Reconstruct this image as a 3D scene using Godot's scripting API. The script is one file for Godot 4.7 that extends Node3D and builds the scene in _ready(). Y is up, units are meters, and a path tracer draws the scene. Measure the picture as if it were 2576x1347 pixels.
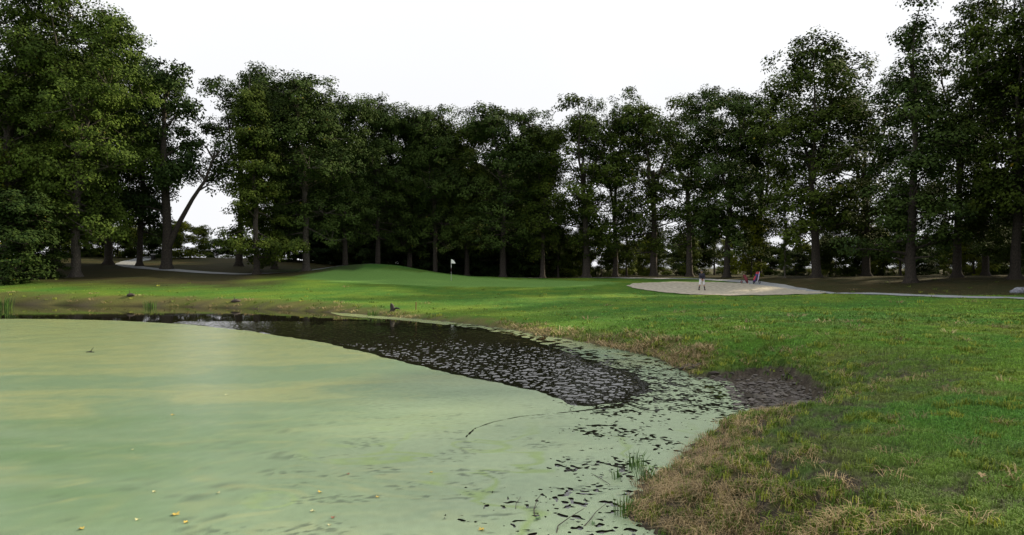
extends Node3D
# A golf course pond covered with duckweed, lawn, green, bunker and a belt of tall trees behind.

const FL := 1717.0          # focal length in pixels of a 2576 x 1347 frame
const CU := 1288.0
const CV := 673.5
const EYE := 2.6            # eye above the water

class MB:
	var v := PackedVector3Array()
	var n := PackedVector3Array()
	var c := PackedColorArray()
	var i := PackedInt32Array()
	func vert(p: Vector3, nn: Vector3, col := Color.WHITE) -> int:
		v.append(p); n.append(nn); c.append(col)
		return v.size() - 1
	func tri(a: int, b: int, d: int) -> void:
		i.append(a); i.append(b); i.append(d)
	func face(p0: Vector3, p1: Vector3, p2: Vector3, col := Color.WHITE) -> void:
		var nn := (p2 - p0).cross(p1 - p0).normalized()
		var k := v.size()
		for p in [p0, p1, p2]:
			vert(p, nn, col)
		tri(k, k + 1, k + 2)
	func quad(p0: Vector3, p1: Vector3, p2: Vector3, p3: Vector3, col := Color.WHITE) -> void:
		face(p0, p1, p2, col); face(p0, p2, p3, col)
	func tube(pts: Array, rad: Array, sides := 8, col := Color.WHITE, caps := true) -> void:
		var start := v.size()
		var x := Vector3.ZERO
		var m := pts.size()
		for k in m:
			var a: Vector3 = pts[maxi(k - 1, 0)]
			var b: Vector3 = pts[mini(k + 1, m - 1)]
			var t := (b - a).normalized()
			if x == Vector3.ZERO:
				x = t.cross(Vector3(0.31, 0.2, 0.93)).normalized()
			x = (x - t * x.dot(t)).normalized()
			var y := t.cross(x)
			for j in sides:
				var w := TAU * j / sides
				var d := x * cos(w) + y * sin(w)
				vert(pts[k] + d * rad[k], d, col)
		for k in m - 1:
			for j in sides:
				var a := start + k * sides + j
				var b := start + k * sides + (j + 1) % sides
				tri(a, a + sides, b + sides)
				tri(a, b + sides, b)
		if caps:
			for e in [0, m - 1]:
				var t: Vector3 = (pts[1] - pts[0]).normalized() * -1.0 if e == 0 else (pts[m - 1] - pts[m - 2]).normalized()
				var q := vert(pts[e], t, col)
				var k0 := v.size()
				for j in sides:
					vert(v[start + e * sides + j], t, col)
				for j in sides:
					if e == 0:
						tri(q, k0 + j, k0 + (j + 1) % sides)
					else:
						tri(q, k0 + (j + 1) % sides, k0 + j)
	func leaf(p: Vector3, ax: Vector3, nn: Vector3, ln: float, wd: float, col: Color) -> void:
		var s := ax.cross(nn).normalized()
		var k := v.size()
		var dn := nn * (-0.18 * wd)
		v.append(p); v.append(p + ax * (ln * 0.45) + s * wd * 0.5 + dn); v.append(p + ax * ln); v.append(p + ax * (ln * 0.45) - s * wd * 0.5 + dn)
		for q in 4:
			n.append(nn); c.append(col)
		# clockwise seen from nn
		i.append(k); i.append(k + 3); i.append(k + 2)
		i.append(k); i.append(k + 2); i.append(k + 1)
	func ball(p: Vector3, r: Vector3, col := Color.WHITE, rings := 6, sides := 9, jit := 0.0, rng: RandomNumberGenerator = null) -> void:
		var st := v.size()
		for a in rings + 1:
			var ph := PI * a / rings
			for b in sides:
				var th := TAU * b / sides
				var d := Vector3(sin(ph) * cos(th), cos(ph), sin(ph) * sin(th))
				var k := 1.0
				if rng and a > 0 and a < rings:
					k = 1.0 + rng.randf_range(-jit, jit)
				vert(p + d * r * k, (d / r).normalized(), col)
		for a in rings:
			for b in sides:
				var q := st + a * sides + b
				var e := st + a * sides + (b + 1) % sides
				tri(q, e + sides, e)
				tri(q, q + sides, e + sides)
	func chunk(p: Vector3, r: Vector3, col: Color, rng: RandomNumberGenerator) -> void:
		# a broken lump with flat faces
		var q := []
		for k in [Vector3(0, 1, 0), Vector3(1, 0.35, 0.2), Vector3(0.1, 0.3, 1), Vector3(-1, 0.4, 0.1), Vector3(-0.2, 0.3, -1), Vector3(0.6, -0.8, 0.6), Vector3(-0.7, -0.8, -0.2)]:
			q.append(p + (k + Vector3(rng.randf_range(-0.4, 0.4), rng.randf_range(-0.3, 0.3), rng.randf_range(-0.4, 0.4))) * r)
		for f in [[0, 2, 1], [0, 3, 2], [0, 4, 3], [0, 1, 4], [1, 2, 5], [2, 3, 6], [2, 6, 5], [3, 4, 6], [4, 1, 5], [4, 5, 6]]:
			face(q[f[0]], q[f[2]], q[f[1]], col)
	func box(lo: Vector3, hi: Vector3, col := Color.WHITE) -> void:
		var p := [Vector3(lo.x, lo.y, hi.z), Vector3(hi.x, lo.y, hi.z), Vector3(hi.x, hi.y, hi.z), Vector3(lo.x, hi.y, hi.z), Vector3(lo.x, lo.y, lo.z), Vector3(hi.x, lo.y, lo.z), Vector3(hi.x, hi.y, lo.z), Vector3(lo.x, hi.y, lo.z)]
		for f in [[0, 3, 2, 1], [5, 6, 7, 4], [4, 7, 3, 0], [1, 2, 6, 5], [3, 7, 6, 2], [4, 0, 1, 5]]:
			quad(p[f[0]], p[f[1]], p[f[2]], p[f[3]], col)
	func mesh() -> ArrayMesh:
		var a := []
		a.resize(Mesh.ARRAY_MAX)
		a[Mesh.ARRAY_VERTEX] = v; a[Mesh.ARRAY_NORMAL] = n; a[Mesh.ARRAY_COLOR] = c; a[Mesh.ARRAY_INDEX] = i
		var m := ArrayMesh.new()
		m.add_surface_from_arrays(Mesh.PRIMITIVE_TRIANGLES, a)
		return m

var M := {}
var used := {}
var rng := RandomNumberGenerator.new()
var nz := FastNoiseLite.new()       # one metre noise, scaled by its callers

# ---------------------------------------------------------------- naming
func numbered(called: String) -> String:
	var k: int = used.get(called, 0)
	used[called] = k + 1
	return called if k == 0 else "%s_%03d" % [called, k]

func tag(o: Node, label: String, category := "", group := "", kind := "") -> Node:
	if label: o.set_meta("label", label)
	if category: o.set_meta("category", category)
	if group: o.set_meta("group", group)
	if kind: o.set_meta("kind", kind)
	return o

func part(called: String, mesh: Mesh, mat: Material, parent: Node) -> MeshInstance3D:
	var o := MeshInstance3D.new()
	o.name = called
	o.mesh = mesh
	o.material_override = mat
	parent.add_child(o, true)
	return o

func one(called: String, mesh: Mesh, mat: Material) -> MeshInstance3D:
	return part(numbered(called), mesh, mat, self)

func thing(called: String, at: Vector3, label: String, category: String, group := "") -> Node3D:
	var o := Node3D.new()
	o.name = numbered(called)
	add_child(o)
	o.position = at
	tag(o, label, category, group)
	return o

func struct(called: String, mesh: Mesh, mat: Material, label: String) -> MeshInstance3D:
	var o := one(called, mesh, mat)
	tag(o, label, "", "", "structure")
	return o

# ---------------------------------------------------------------- materials
func noise_tex(freq: float, octaves: int, lo: Color, hi: Color, size := 512, sd := 1, kind := FastNoiseLite.TYPE_SIMPLEX_SMOOTH) -> NoiseTexture2D:
	var f := FastNoiseLite.new()
	f.noise_type = kind
	f.frequency = freq
	f.fractal_octaves = octaves
	f.seed = sd
	var t := NoiseTexture2D.new()
	t.width = size; t.height = size
	t.seamless = true
	t.noise = f
	var g := Gradient.new()
	g.offsets = PackedFloat32Array([0.2, 0.8])
	g.colors = PackedColorArray([lo, hi])
	t.color_ramp = g
	return t

func mat(col: Color, rough := 0.9, vc := false) -> StandardMaterial3D:
	var m := StandardMaterial3D.new()
	m.albedo_color = col.linear_to_srgb()
	m.roughness = rough
	m.vertex_color_use_as_albedo = vc
	return m

func tri_tex(m: StandardMaterial3D, t: Texture2D, metres: float) -> void:
	m.albedo_texture = t
	m.uv1_triplanar = true
	m.uv1_world_triplanar = true
	m.uv1_scale = Vector3.ONE / metres

func relief(m: StandardMaterial3D, t: Texture2D, cm: float) -> void:
	m.heightmap_enabled = true
	m.heightmap_texture = t
	m.heightmap_scale = cm

func materials() -> void:
	var W := Color.WHITE
	M.ground = mat(W, 0.95, true)
	tri_tex(M.ground, noise_tex(0.03, 5, Color(0.62, 0.62, 0.62), Color(1, 1, 1), 1024, 3), 2.3)
	relief(M.ground, M.ground.albedo_texture, 3.0)
	M.ground.metallic_specular = 0.2
	M.leaf = mat(W, 0.8, true)
	M.leaf.backlight = Color(0.75, 0.8, 0.3)
	M.leaf.metallic_specular = 0.2
	M.leaf_warm = M.leaf.duplicate()
	M.leaf_warm.albedo_color = Color(1.13, 1.08, 0.92)
	M.leaf_olive = M.leaf.duplicate()
	M.leaf_olive.albedo_color = Color(1.06, 1.03, 0.93)
	M.grass = mat(W, 0.6, true)
	M.grass.backlight = Color(0.4, 0.42, 0.2)
	M.grass.metallic_specular = 0.3
	M.bark = mat(Color(0.085, 0.07, 0.055), 0.95)
	tri_tex(M.bark, noise_tex(0.02, 4, Color(0.5, 0.5, 0.5), Color(1, 1, 1), 512, 7), 1.2)
	M.bark.uv1_scale = Vector3(1.6, 0.35, 1.6)
	relief(M.bark, M.bark.albedo_texture, 4.0)
	M.pale_bark = mat(Color(0.16, 0.14, 0.115), 0.95)
	tri_tex(M.pale_bark, M.bark.albedo_texture, 1.2)
	M.pale_bark.uv1_scale = Vector3(1.6, 0.35, 1.6)
	relief(M.pale_bark, M.bark.albedo_texture, 4.0)
	M.water = mat(Color(0.012, 0.011, 0.007), 0.03)
	M.water.metallic_specular = 0.5
	M.weed = mat(W, 0.24, true)
	tri_tex(M.weed, noise_tex(0.1, 3, Color(0.68, 0.7, 0.66), Color(1, 1, 1), 512, 12), 0.6)
	relief(M.weed, M.weed.albedo_texture, 0.5)
	M.weed.metallic_specular = 0.42
	M.sand = mat(Color(0.46, 0.42, 0.325), 0.95)
	tri_tex(M.sand, noise_tex(0.02, 4, Color(0.8, 0.8, 0.8), W, 512, 15), 5.0)
	relief(M.sand, M.sand.albedo_texture, 4.0)
	M.path = mat(Color(0.31, 0.33, 0.34), 0.9)
	tri_tex(M.path, noise_tex(0.05, 4, Color(0.75, 0.75, 0.75), W, 512, 16), 2.0)
	M.plain = mat(W, 0.7, true)
	M.glossy = mat(W, 0.4, true)
	M.rock = mat(W, 0.9, true)
	tri_tex(M.rock, noise_tex(0.02, 5, Color(0.6, 0.6, 0.6), W, 256, 18), 0.8)

# ---------------------------------------------------------------- ground
var pond := PackedVector2Array()
var basin := PackedVector2Array()
var openw := PackedVector2Array()
var ctrl: Array[Vector3] = []
var wts := PackedFloat64Array()
var gx := PackedFloat32Array()
var gz := PackedFloat32Array()
var gh := PackedFloat32Array()

func pt(u: float, v: float, y := 0.0) -> Vector2:      # a point of the plane at that height seen at (u, v)
	var d := (EYE - y) * FL / (v - CV)
	return Vector2((u - CU) / FL * d, -d)

func P(u: float, d: float) -> Vector3:                 # on the ground, d metres ahead
	var x := (u - CU) / FL * d
	return Vector3(x, ty(x, -d), -d)

var coarse := {}
func sd(poly: PackedVector2Array, p: Vector2, near := 1.6) -> float:
	# signed distance to an outline; read from a one metre grid where the outline is far
	if p.x < -69.0 or p.x > 34.0 or p.y > 8.0 or p.y < -69.0 or poly.size() < 20:
		return sd_exact(poly, p)
	var key := poly.size()
	if not coarse.has(key):
		var g := PackedFloat32Array()
		g.resize(106 * 80)
		for j in 80:
			for i in 106:
				g[j * 106 + i] = sd_exact(poly, Vector2(-70 + i, 9 - j))
		coarse[key] = g
	var c: PackedFloat32Array = coarse[key]
	var i := int(p.x + 70.0)
	var j := int(9.0 - p.y)
	var a := p.x + 70.0 - i
	var b := 9.0 - p.y - j
	var k := j * 106 + i
	var s := lerpf(lerpf(c[k], c[k + 1], a), lerpf(c[k + 106], c[k + 107], a), b)
	return s if absf(s) > near else sd_exact(poly, p)

func sd_exact(poly: PackedVector2Array, p: Vector2) -> float:
	var best := 1e9
	var m := poly.size()
	var a := poly[m - 1]
	for k in m:
		var b := poly[k]
		var e := b - a
		var q := p - a
		var t := clampf(q.dot(e) / e.length_squared(), 0.0, 1.0)
		best = minf(best, (q - e * t).length_squared())
		a = b
	best = sqrt(best)
	return -best if Geometry2D.is_point_in_polygon(p, poly) else best

func dist_line(line: PackedVector2Array, p: Vector2) -> float:
	var best := 1e9
	for k in line.size() - 1:
		best = minf(best, p.distance_squared_to(Geometry2D.get_closest_point_to_segment(p, line[k], line[k + 1])))
	return sqrt(best)

func shapes() -> void:
	for q in [[1650, 1347], [1600, 1325], [1566, 1300], [1580, 1255], [1625, 1205], [1690, 1168], [1745, 1120], [1800, 1085], [1890, 1052], [1878, 1010], [1850, 975], [1825, 958], [1740, 948], [1690, 922], [1640, 900], [1560, 882], [1500, 868], [1430, 856], [1360, 845], [1300, 834], [1240, 825], [1150, 814], [1050, 804], [950, 796], [850, 788], [720, 781], [600, 776], [480, 773], [380, 771], [250, 770], [120, 768], [0, 766]]:
		pond.append(pt(q[0], q[1]))
	for q in [[-45, -50], [-53, -40], [-50, -14], [-30, -3], [-8, -2.4], [0.4, -3.3], [1.5, -4.6], [1.7, -5.8]]:
		pond.append(Vector2(q[0], q[1]))
	for q in [[1650, 1347], [1600, 1325], [1566, 1300], [1580, 1255], [1625, 1205], [1690, 1168], [1745, 1120], [1800, 1085], [1870, 1062]]:
		basin.append(pt(q[0], q[1]))
	for q in [[1960, 1060, 0.12], [2040, 1035, 0.14], [2075, 1015, 0.15], [2030, 990, 0.15], [1990, 965, 0.15], [1960, 945, 0.15], [1900, 940, 0.12], [1860, 945, 0.1]]:
		basin.append(pt(q[0], q[1], q[2]))
	for k in range(11, pond.size()):
		basin.append(pond[k])
	for q in [[-80, 803], [150, 804], [300, 808], [480, 818], [640, 836], [800, 861], [900, 884], [1000, 909], [1100, 933], [1200, 956], [1300, 976], [1370, 992], [1405, 1007], [1432, 1023], [1500, 1023], [1560, 1017], [1592, 1000], [1640, 978], [1615, 958], [1600, 940], [1540, 924], [1480, 907], [1400, 880], [1340, 858], [1290, 844], [1200, 829], [1100, 816], [1000, 806], [900, 799], [850, 794], [800, 778], [600, 765], [0, 757], [-80, 757]]:
		openw.append(pt(q[0], q[1]))
	for q in [
		[1400, 826, 26.5], [1400, 790, 33], [1400, 760, 43], [1400, 735, 55], [1400, 720, 64], [1400, 709, 72], [1400, 700, 84],
		[600, 752, 46], [600, 722, 57], [600, 702, 65], [600, 691, 70], [600, 672, 80], [600, 655, 90], [600, 668, 120],
		[200, 737, 50], [200, 697, 63], [200, 665, 75], [200, 645, 90], [200, 640, 120], [0, 725, 53], [80, 707, 58], [-100, 700, 62],
		[900, 768, 39.5], [900, 738, 50], [900, 716, 60], [900, 703, 67], [930, 664, 78], [930, 683, 73], [930, 690, 92], [780, 679, 74], [850, 671, 77], [1040, 675, 80], [1130, 690, 82], [1250, 699, 86], [1000, 668, 79],
		[1100, 720, 62], [1135, 706, 70], [1100, 740, 52], [1100, 778, 39], [1250, 705, 72], [1250, 722, 62], [1500, 721, 62], [1500, 706, 74], [1560, 735, 54],
		[1600, 714, 66], [1800, 745, 53.5], [1700, 743, 54], [1950, 745, 53], [1765, 731, 60.7], [1650, 711, 69], [1800, 707, 71], [1900, 712, 66], [2000, 722, 60],
		[2100, 739, 46], [2300, 748, 38], [2576, 753, 35], [2576, 735, 45], [2576, 700, 58], [2300, 712, 57], [2050, 700, 70], [1830, 699, 78], [2300, 695, 80], [1800, 693, 95], [2500, 690, 90], [1400, 694, 110], [1000, 692, 115],
		[2576, 1347, 4.3], [2576, 1100, 6.6], [2576, 900, 12.2], [2576, 820, 19], [2576, 780, 27], [2300, 1000, 8.4], [2200, 850, 16.5], [2200, 800, 23], [2200, 770, 32], [2000, 890, 13.8], [1850, 850, 17.2], [1850, 800, 24], [1850, 770, 33], [1850, 752, 44],
		[2110, 1080, 8.2], [1900, 1200, 6.7], [2100, 1300, 5.0], [1800, 1300, 6.1], [1650, 858, 19.5], [1650, 815, 25], [1650, 780, 33], [1650, 752, 45], [2080, 985, 10.6], [2050, 930, 12.6],
		[420, 681, 70], [345, 667, 80], [380, 652, 93], [470, 648, 95], [760, 686, 75], [760, 655, 95], [1000, 752, 46]]:
		var d: float = q[2]
		ctrl.append(Vector3((q[0] - CU) / FL * d, EYE - (q[1] - CV) * d / FL, -d))
	for q in [[0, 0.95, 0], [6, 1.0, -1], [12, 1.05, -4], [-20, 0.8, 3], [20, 1.1, 10], [-60, 1.2, 0], [-65, 1.5, -30], [-60, 2.0, -60], [-90, 3.5, -90], [-40, 1.0, 30], [40, 1.3, 30], [45, 1.6, -20], [60, 2, -50], [80, 2, -100], [150, 2, 0], [-150, 2, 0], [0, 1.2, -160], [100, 1.5, -160], [-60, 1.5, -160], [-150, 3, -160], [0, 1, 150]]:
		ctrl.append(Vector3(q[0], q[1], q[2]))
	solve()

func solve() -> void:
	var m := ctrl.size() + 1
	var A := []
	for r in m:
		var row := PackedFloat64Array()
		row.resize(m + 1)
		if r < m - 1:
			for s in m - 1:
				row[s] = kern(Vector2(ctrl[r].x - ctrl[s].x, ctrl[r].z - ctrl[s].z).length_squared()) + (0.0 if r != s else -0.25)
			row[m - 1] = 1.0
			row[m] = ctrl[r].y
		else:
			for s in m - 1:
				row[s] = 1.0
		A.append(row)
	for k in m:
		var best := k
		for r in range(k + 1, m):
			if absf(A[r][k]) > absf(A[best][k]):
				best = r
		var tmp = A[k]; A[k] = A[best]; A[best] = tmp
		var pr: PackedFloat64Array = A[k]
		for r in range(k + 1, m):
			var row: PackedFloat64Array = A[r]
			var f := row[k] / pr[k]
			if f != 0.0:
				for s in range(k, m + 1):
					row[s] -= f * pr[s]
				A[r] = row
	wts.resize(m)
	for r in range(m - 1, -1, -1):
		var s: float = A[r][m]
		for q in range(r + 1, m):
			s -= A[r][q] * wts[q]
		wts[r] = s / A[r][r]

func kern(r2: float) -> float:
	return sqrt(r2 + 6.0)

var lat := PackedFloat32Array()
func hb(x: float, z: float) -> float:      # the smooth lie of the land, from a one metre lattice
	if x < -68.0 or x > 68.0 or z < -128.0 or z > 8.0:
		return hb_exact(x, z)
	if lat.is_empty():
		lat.resize(142 * 142)
		for j in 142:
			for i in 142:
				lat[j * 142 + i] = hb_exact(i - 70.0, 10.0 - j)
	var fx := x + 70.0
	var fz := 10.0 - z
	var i := int(fx)
	var j := int(fz)
	fx -= i; fz -= j
	var r := PackedFloat32Array([0, 0, 0, 0])
	for k in 4:
		var o := (j + k - 1) * 142 + i
		r[k] = cubic_interpolate(lat[o], lat[o + 1], lat[o - 1], lat[o + 2], fx)
	return cubic_interpolate(r[1], r[2], r[0], r[3], fz)

func hb_exact(x: float, z: float) -> float:
	var s := wts[ctrl.size()]
	for k in ctrl.size():
		var c := ctrl[k]
		var dx := x - c.x
		var dz := z - c.z
		s += wts[k] * sqrt(dx * dx + dz * dz + 6.0)
	return s

func height(x: float, z: float) -> float:
	var p := Vector2(x, z)
	var near := z > -56.0 and x < 30.0
	var sp := sd(pond, p) if near else 20.0
	if sp < 0.0:
		return -0.03 - 0.5 * smoothstep(0.0, 1.4, -sp)
	var base := hb(x, z)
	if not near:
		return base + nz.get_noise_2d(x * 0.12, z * 0.12) * 0.1
	var sb := sd(basin, p)
	var jag := nz.get_noise_2d(x * 1.1 + 50, z * 1.1) * 0.2
	var low := 0.015 + 0.09 * minf(sp, 1.6) + (nz.get_noise_2d(x * 5, z * 5) * 0.05 if sb < 0.3 else 0.0)
	var scarp := smoothstep(4.5, 2.6, p.distance_to(Vector2(5.9, -12.4)))
	var w := lerpf(1.5, 0.4, scarp)
	var t := smoothstep(0.0, w, sb + (jag if sb > -0.3 else 0.0) * lerpf(0.7, 1.0, scarp) * smoothstep(0.0, 0.3, sp))
	t = lerpf(t, 0.4 * smoothstep(0.0, 0.22, sb) + 0.6 * smoothstep(0.15, 1.9, sb), scarp)
	var far := -z
	var bump := nz.get_noise_2d(x * 0.5, z * 0.5) * 0.06 + nz.get_noise_2d(x * 1.9 + 9, z * 1.9) * 0.035 * smoothstep(30.0, 8.0, far)
	var rough := smoothstep(4.0, 0.5, sb) * smoothstep(32.0, 8.0, far)
	bump += nz.get_noise_2d(x * 2.6 + 31, z * 2.6) * 0.12 * rough
	return lerpf(low, maxf(base, 0.24) + bump, t)

func spread(from: float, to: float, dense_a: float, dense_b: float, step: float, grow: float) -> PackedFloat32Array:
	var right := PackedFloat32Array()
	var left := PackedFloat32Array()
	var x := dense_a
	while x < dense_b:
		right.append(x); x += step
	var s := step
	while x < to:
		right.append(x)
		x += s
		s = minf(s * grow, 40.0)
	right.append(to)
	s = step * grow
	x = dense_a - s
	while x > from:
		left.append(x)
		s = minf(s * grow, 40.0)
		x -= s
	left.append(from)
	left.reverse()
	left.append_array(right)
	return left

func ty(x: float, z: float) -> float:      # the height of the ground mesh itself
	var i := clampi(gx.bsearch(x) - 1, 0, gx.size() - 2)
	var j := clampi(gz.bsearch(-z) - 1, 0, gz.size() - 2)
	var a := clampf((x - gx[i]) / (gx[i + 1] - gx[i]), 0, 1)
	var b := clampf((-z - gz[j]) / (gz[j + 1] - gz[j]), 0, 1)
	var w := gx.size()
	var h00 := gh[j * w + i]
	var h10 := gh[j * w + i + 1]
	var h01 := gh[(j + 1) * w + i]
	var h11 := gh[(j + 1) * w + i + 1]
	if b > a:
		return h00 + (h11 - h01) * a + (h01 - h00) * b
	return h00 + (h10 - h00) * a + (h11 - h10) * b

var path_left := PackedVector2Array()
var path_right := PackedVector2Array()

func turf(x: float, z: float, far_sp := true) -> Array:
	# [colour, share of straw, share of bare earth]: what grows there
	var p := Vector2(x, z)
	var d := -z
	var a := nz.get_noise_2d(x * 0.13, z * 0.13)
	var b := nz.get_noise_2d(x * 0.6 + 70, z * 0.6)
	var e := nz.get_noise_2d(x * 2.4, z * 2.4 + 33)
	var lawn := Color(0.075, 0.19, 0.027).lerp(Color(0.17, 0.255, 0.03), clampf(0.4 + a * 0.9 + b * 0.5, 0, 1))
	lawn = lawn.lerp(Color(0.06, 0.165, 0.026), clampf(nz.get_noise_2d(x * 0.07 + 200, z * 0.09) * 1.2, 0, 0.6))
	# thin olive patches
	lawn = lawn.lerp(Color(0.15, 0.155, 0.045), clampf(nz.get_noise_2d(x * 0.3 + 400, z * 0.35) * 1.6 + b * 0.5 - 0.1, 0, 0.75) * smoothstep(34.0, 14.0, d))
	lawn = lawn * (1.0 + 0.16 * e)
	var straw := 0.0
	var bare := 0.0
	var sb := 30.0
	if z > -56.0 and x < 30.0:
		sb = sd(basin, p)
		var near := smoothstep(14.0, 9.5, d)
		# a strip of dead grass along the water, wider close by
		var wide := lerpf(1.1, 1.4, near) * lerpf(0.5, 1.0, smoothstep(4.6, 6.3, d)) * (1.0 + 0.5 * b) + smoothstep(34.0, 46.0, d) * 1.0
		straw = smoothstep(wide * 1.25, wide * 0.45, sb + e * 0.5)
		straw = maxf(straw, smoothstep(0.05, 0.5, e * 0.5 + b * 0.6 - 0.15 - smoothstep(3.0, 9.0, sb) * 0.5) * smoothstep(30.0, 12.0, d) * 0.22)
		bare = smoothstep(0.25, 0.0, sb) * 0.9
		var inlet := smoothstep(4.6, 3.2, p.distance_to(Vector2(5.9, -12.9)))
		straw *= 1.0 - 0.85 * inlet
		bare = maxf(bare, smoothstep(0.26, 0.16, sb + 0.06 * e) * inlet)
		lawn = lawn.lerp(Color(0.088, 0.19, 0.018), 0.6 * smoothstep(0.6, 1.8, sb) * smoothstep(6.0, 2.5, sb) * smoothstep(40.0, 26.0, d) * smoothstep(9.0, 13.0, d))
	if d > 40.0:
		# leaf litter and thin grass under the trees
		var litter := 0.0
		if x < -8.0:
			var q := hb(x, z) if d < 66.0 else 9.0
			litter = smoothstep(52.0, 60.0, d + b * 4.0) * smoothstep(-17.0, -26.0, x + a * 6.0)
			if d > 69.0 and x < -17.0: litter = 1.0
			if q < 0.0: litter = 0.0
		if d > 82.0: litter = 1.0
		if x > 17.0:
			var lim := 36.0 if x > 22.0 else 66.0
			litter = maxf(litter, smoothstep(lim, lim + 3.0, d + (x - 26.0) * 0.0 + b * 1.0 + clampf(27.0 - x, 0, 6) * -2.0))
		lawn = lawn.lerp(Color(0.075, 0.062, 0.026).lerp(Color(0.05, 0.056, 0.02), clampf(0.5 + b, 0, 1)), litter)
	# a darker green tint over the mound
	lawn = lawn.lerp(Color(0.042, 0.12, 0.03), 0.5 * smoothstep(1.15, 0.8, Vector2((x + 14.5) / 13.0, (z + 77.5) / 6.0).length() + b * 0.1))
	# the putting green
	var g := Vector2((x + 5.0) / 16.0, (z + 68.5) / 7.5).length() + b * 0.06
	lawn = lawn.lerp(Color(0.17, 0.33, 0.075), smoothstep(1.02, 0.97, g))
	if straw > 0.0:
		lawn = lawn.lerp(Color(0.2, 0.15, 0.072).lerp(Color(0.11, 0.105, 0.033), clampf(0.5 + e, 0, 1)), straw * 0.75)
	if sb < 6.0 and d < 16.0:
		var hol := nz.get_noise_2d(x * 2.6 + 31, z * 2.6) + 0.35 * nz.get_noise_2d(x * 7.0, z * 7.0)
		var bank := smoothstep(3.2, 1.2, sb + b) * smoothstep(16.0, 11.0, d)
		lawn = lawn.lerp(Color(0.085, 0.07, 0.035), bank * 0.45)
		bare = maxf(bare, smoothstep(0.05, -0.22, hol) * bank)
	if bare > 0.0:
		lawn = lawn.lerp(Color(0.09, 0.076, 0.058) * (1.0 + 0.5 * e), bare)
	return [lawn, straw, bare, sb]

func ground() -> void:
	gx = spread(-420.0, 420.0, 0.4, 8.0, 0.085, 1.045)
	gz = spread(-160.0, 520.0, 3.8, 16.0, 0.095, 1.03)
	var w := gx.size()
	gh.resize(w * gz.size())
	var mb := MB.new()
	for j in gz.size():
		for i in w:
			gh[j * w + i] = height(gx[i], -gz[j])
	for j in gz.size():
		for i in w:
			var i0 := maxi(i - 1, 0)
			var i1 := mini(i + 1, w - 1)
			var j0 := maxi(j - 1, 0)
			var j1 := mini(j + 1, gz.size() - 1)
			var n := Vector3(-(gh[j * w + i1] - gh[j * w + i0]) / (gx[i1] - gx[i0]), 1.0, (gh[j1 * w + i] - gh[j0 * w + i]) / (gz[j1] - gz[j0])).normalized()
			var h := gh[j * w + i]
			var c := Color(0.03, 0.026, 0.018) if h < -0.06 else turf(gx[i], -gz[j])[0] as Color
			mb.vert(Vector3(gx[i], h, -gz[j]), n, c)
	for j in gz.size() - 1:
		for i in w - 1:
			var a := j * w + i
			mb.tri(a, a + w, a + w + 1)
			mb.tri(a, a + w + 1, a + 1)
	print("ground ", w, " x ", gz.size())
	struct("ground", mb.mesh(), M.ground, "grassy ground of the golf course around the pond, lawn and leaf litter")

func sheet(called: String, poly: PackedVector2Array, cell: float, lift: float, m: Material, label: String, wobble := 0.0) -> void:
	# a sheet that follows the ground inside an outline
	var box := Rect2(poly[0], Vector2.ZERO)
	for q in poly: box = box.expand(q)
	var mb := MB.new()
	march(mb, box.position.x - 1, box.end.x + 1, box.position.y - 1, box.end.y + 1, cell,
		func(x, z): return -sd(poly, Vector2(x, z)) + nz.get_noise_2d(x * 0.9, z * 0.9) * wobble,
		func(_x, _z): return Color.WHITE,
		func(x, z): return ty(x, z) + lift)
	struct(called, mb.mesh(), m, label)

func march(mb: MB, x0: float, x1: float, z0: float, z1: float, cell: float, f: Callable, col: Callable, hgt: Callable) -> void:
	var w := int(ceil((x1 - x0) / cell)) + 1
	var h := int(ceil((z1 - z0) / cell)) + 1
	var F := PackedFloat32Array()
	F.resize(w * h)
	var id := PackedInt32Array()
	id.resize(w * h)
	id.fill(-1)
	for j in h:
		for i in w:
			F[j * w + i] = f.call(x0 + i * cell, z1 - j * cell)
	var cut := {}
	for j in h - 1:
		for i in w - 1:
			var k := [j * w + i, (j + 1) * w + i, (j + 1) * w + i + 1, j * w + i + 1]   # near left, far left, far right, near right
			var ring := PackedInt32Array()
			for s in 4:
				var a: int = k[s]
				var b: int = k[(s + 1) % 4]
				if F[a] > 0.0:
					if id[a] < 0:
						var x := x0 + (a % w) * cell
						var z := z1 - (a / w) * cell
						id[a] = mb.vert(Vector3(x, hgt.call(x, z), z), Vector3.UP, col.call(x, z))
					ring.append(id[a])
				if (F[a] > 0.0) != (F[b] > 0.0):
					var key := mini(a, b) * 2 + (1 if absi(a - b) == 1 else 0)
					if not cut.has(key):
						var lo := mini(a, b)
						var hi := maxi(a, b)
						var t := F[lo] / (F[lo] - F[hi])
						var x := x0 + lerpf(lo % w, hi % w, t) * cell
						var z := z1 - lerpf(lo / w, hi / w, t) * cell
						cut[key] = mb.vert(Vector3(x, hgt.call(x, z), z), Vector3.UP, col.call(x, z))
					ring.append(cut[key])
			for s in range(2, ring.size()):
				mb.tri(ring[0], ring[s - 1], ring[s])

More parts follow.
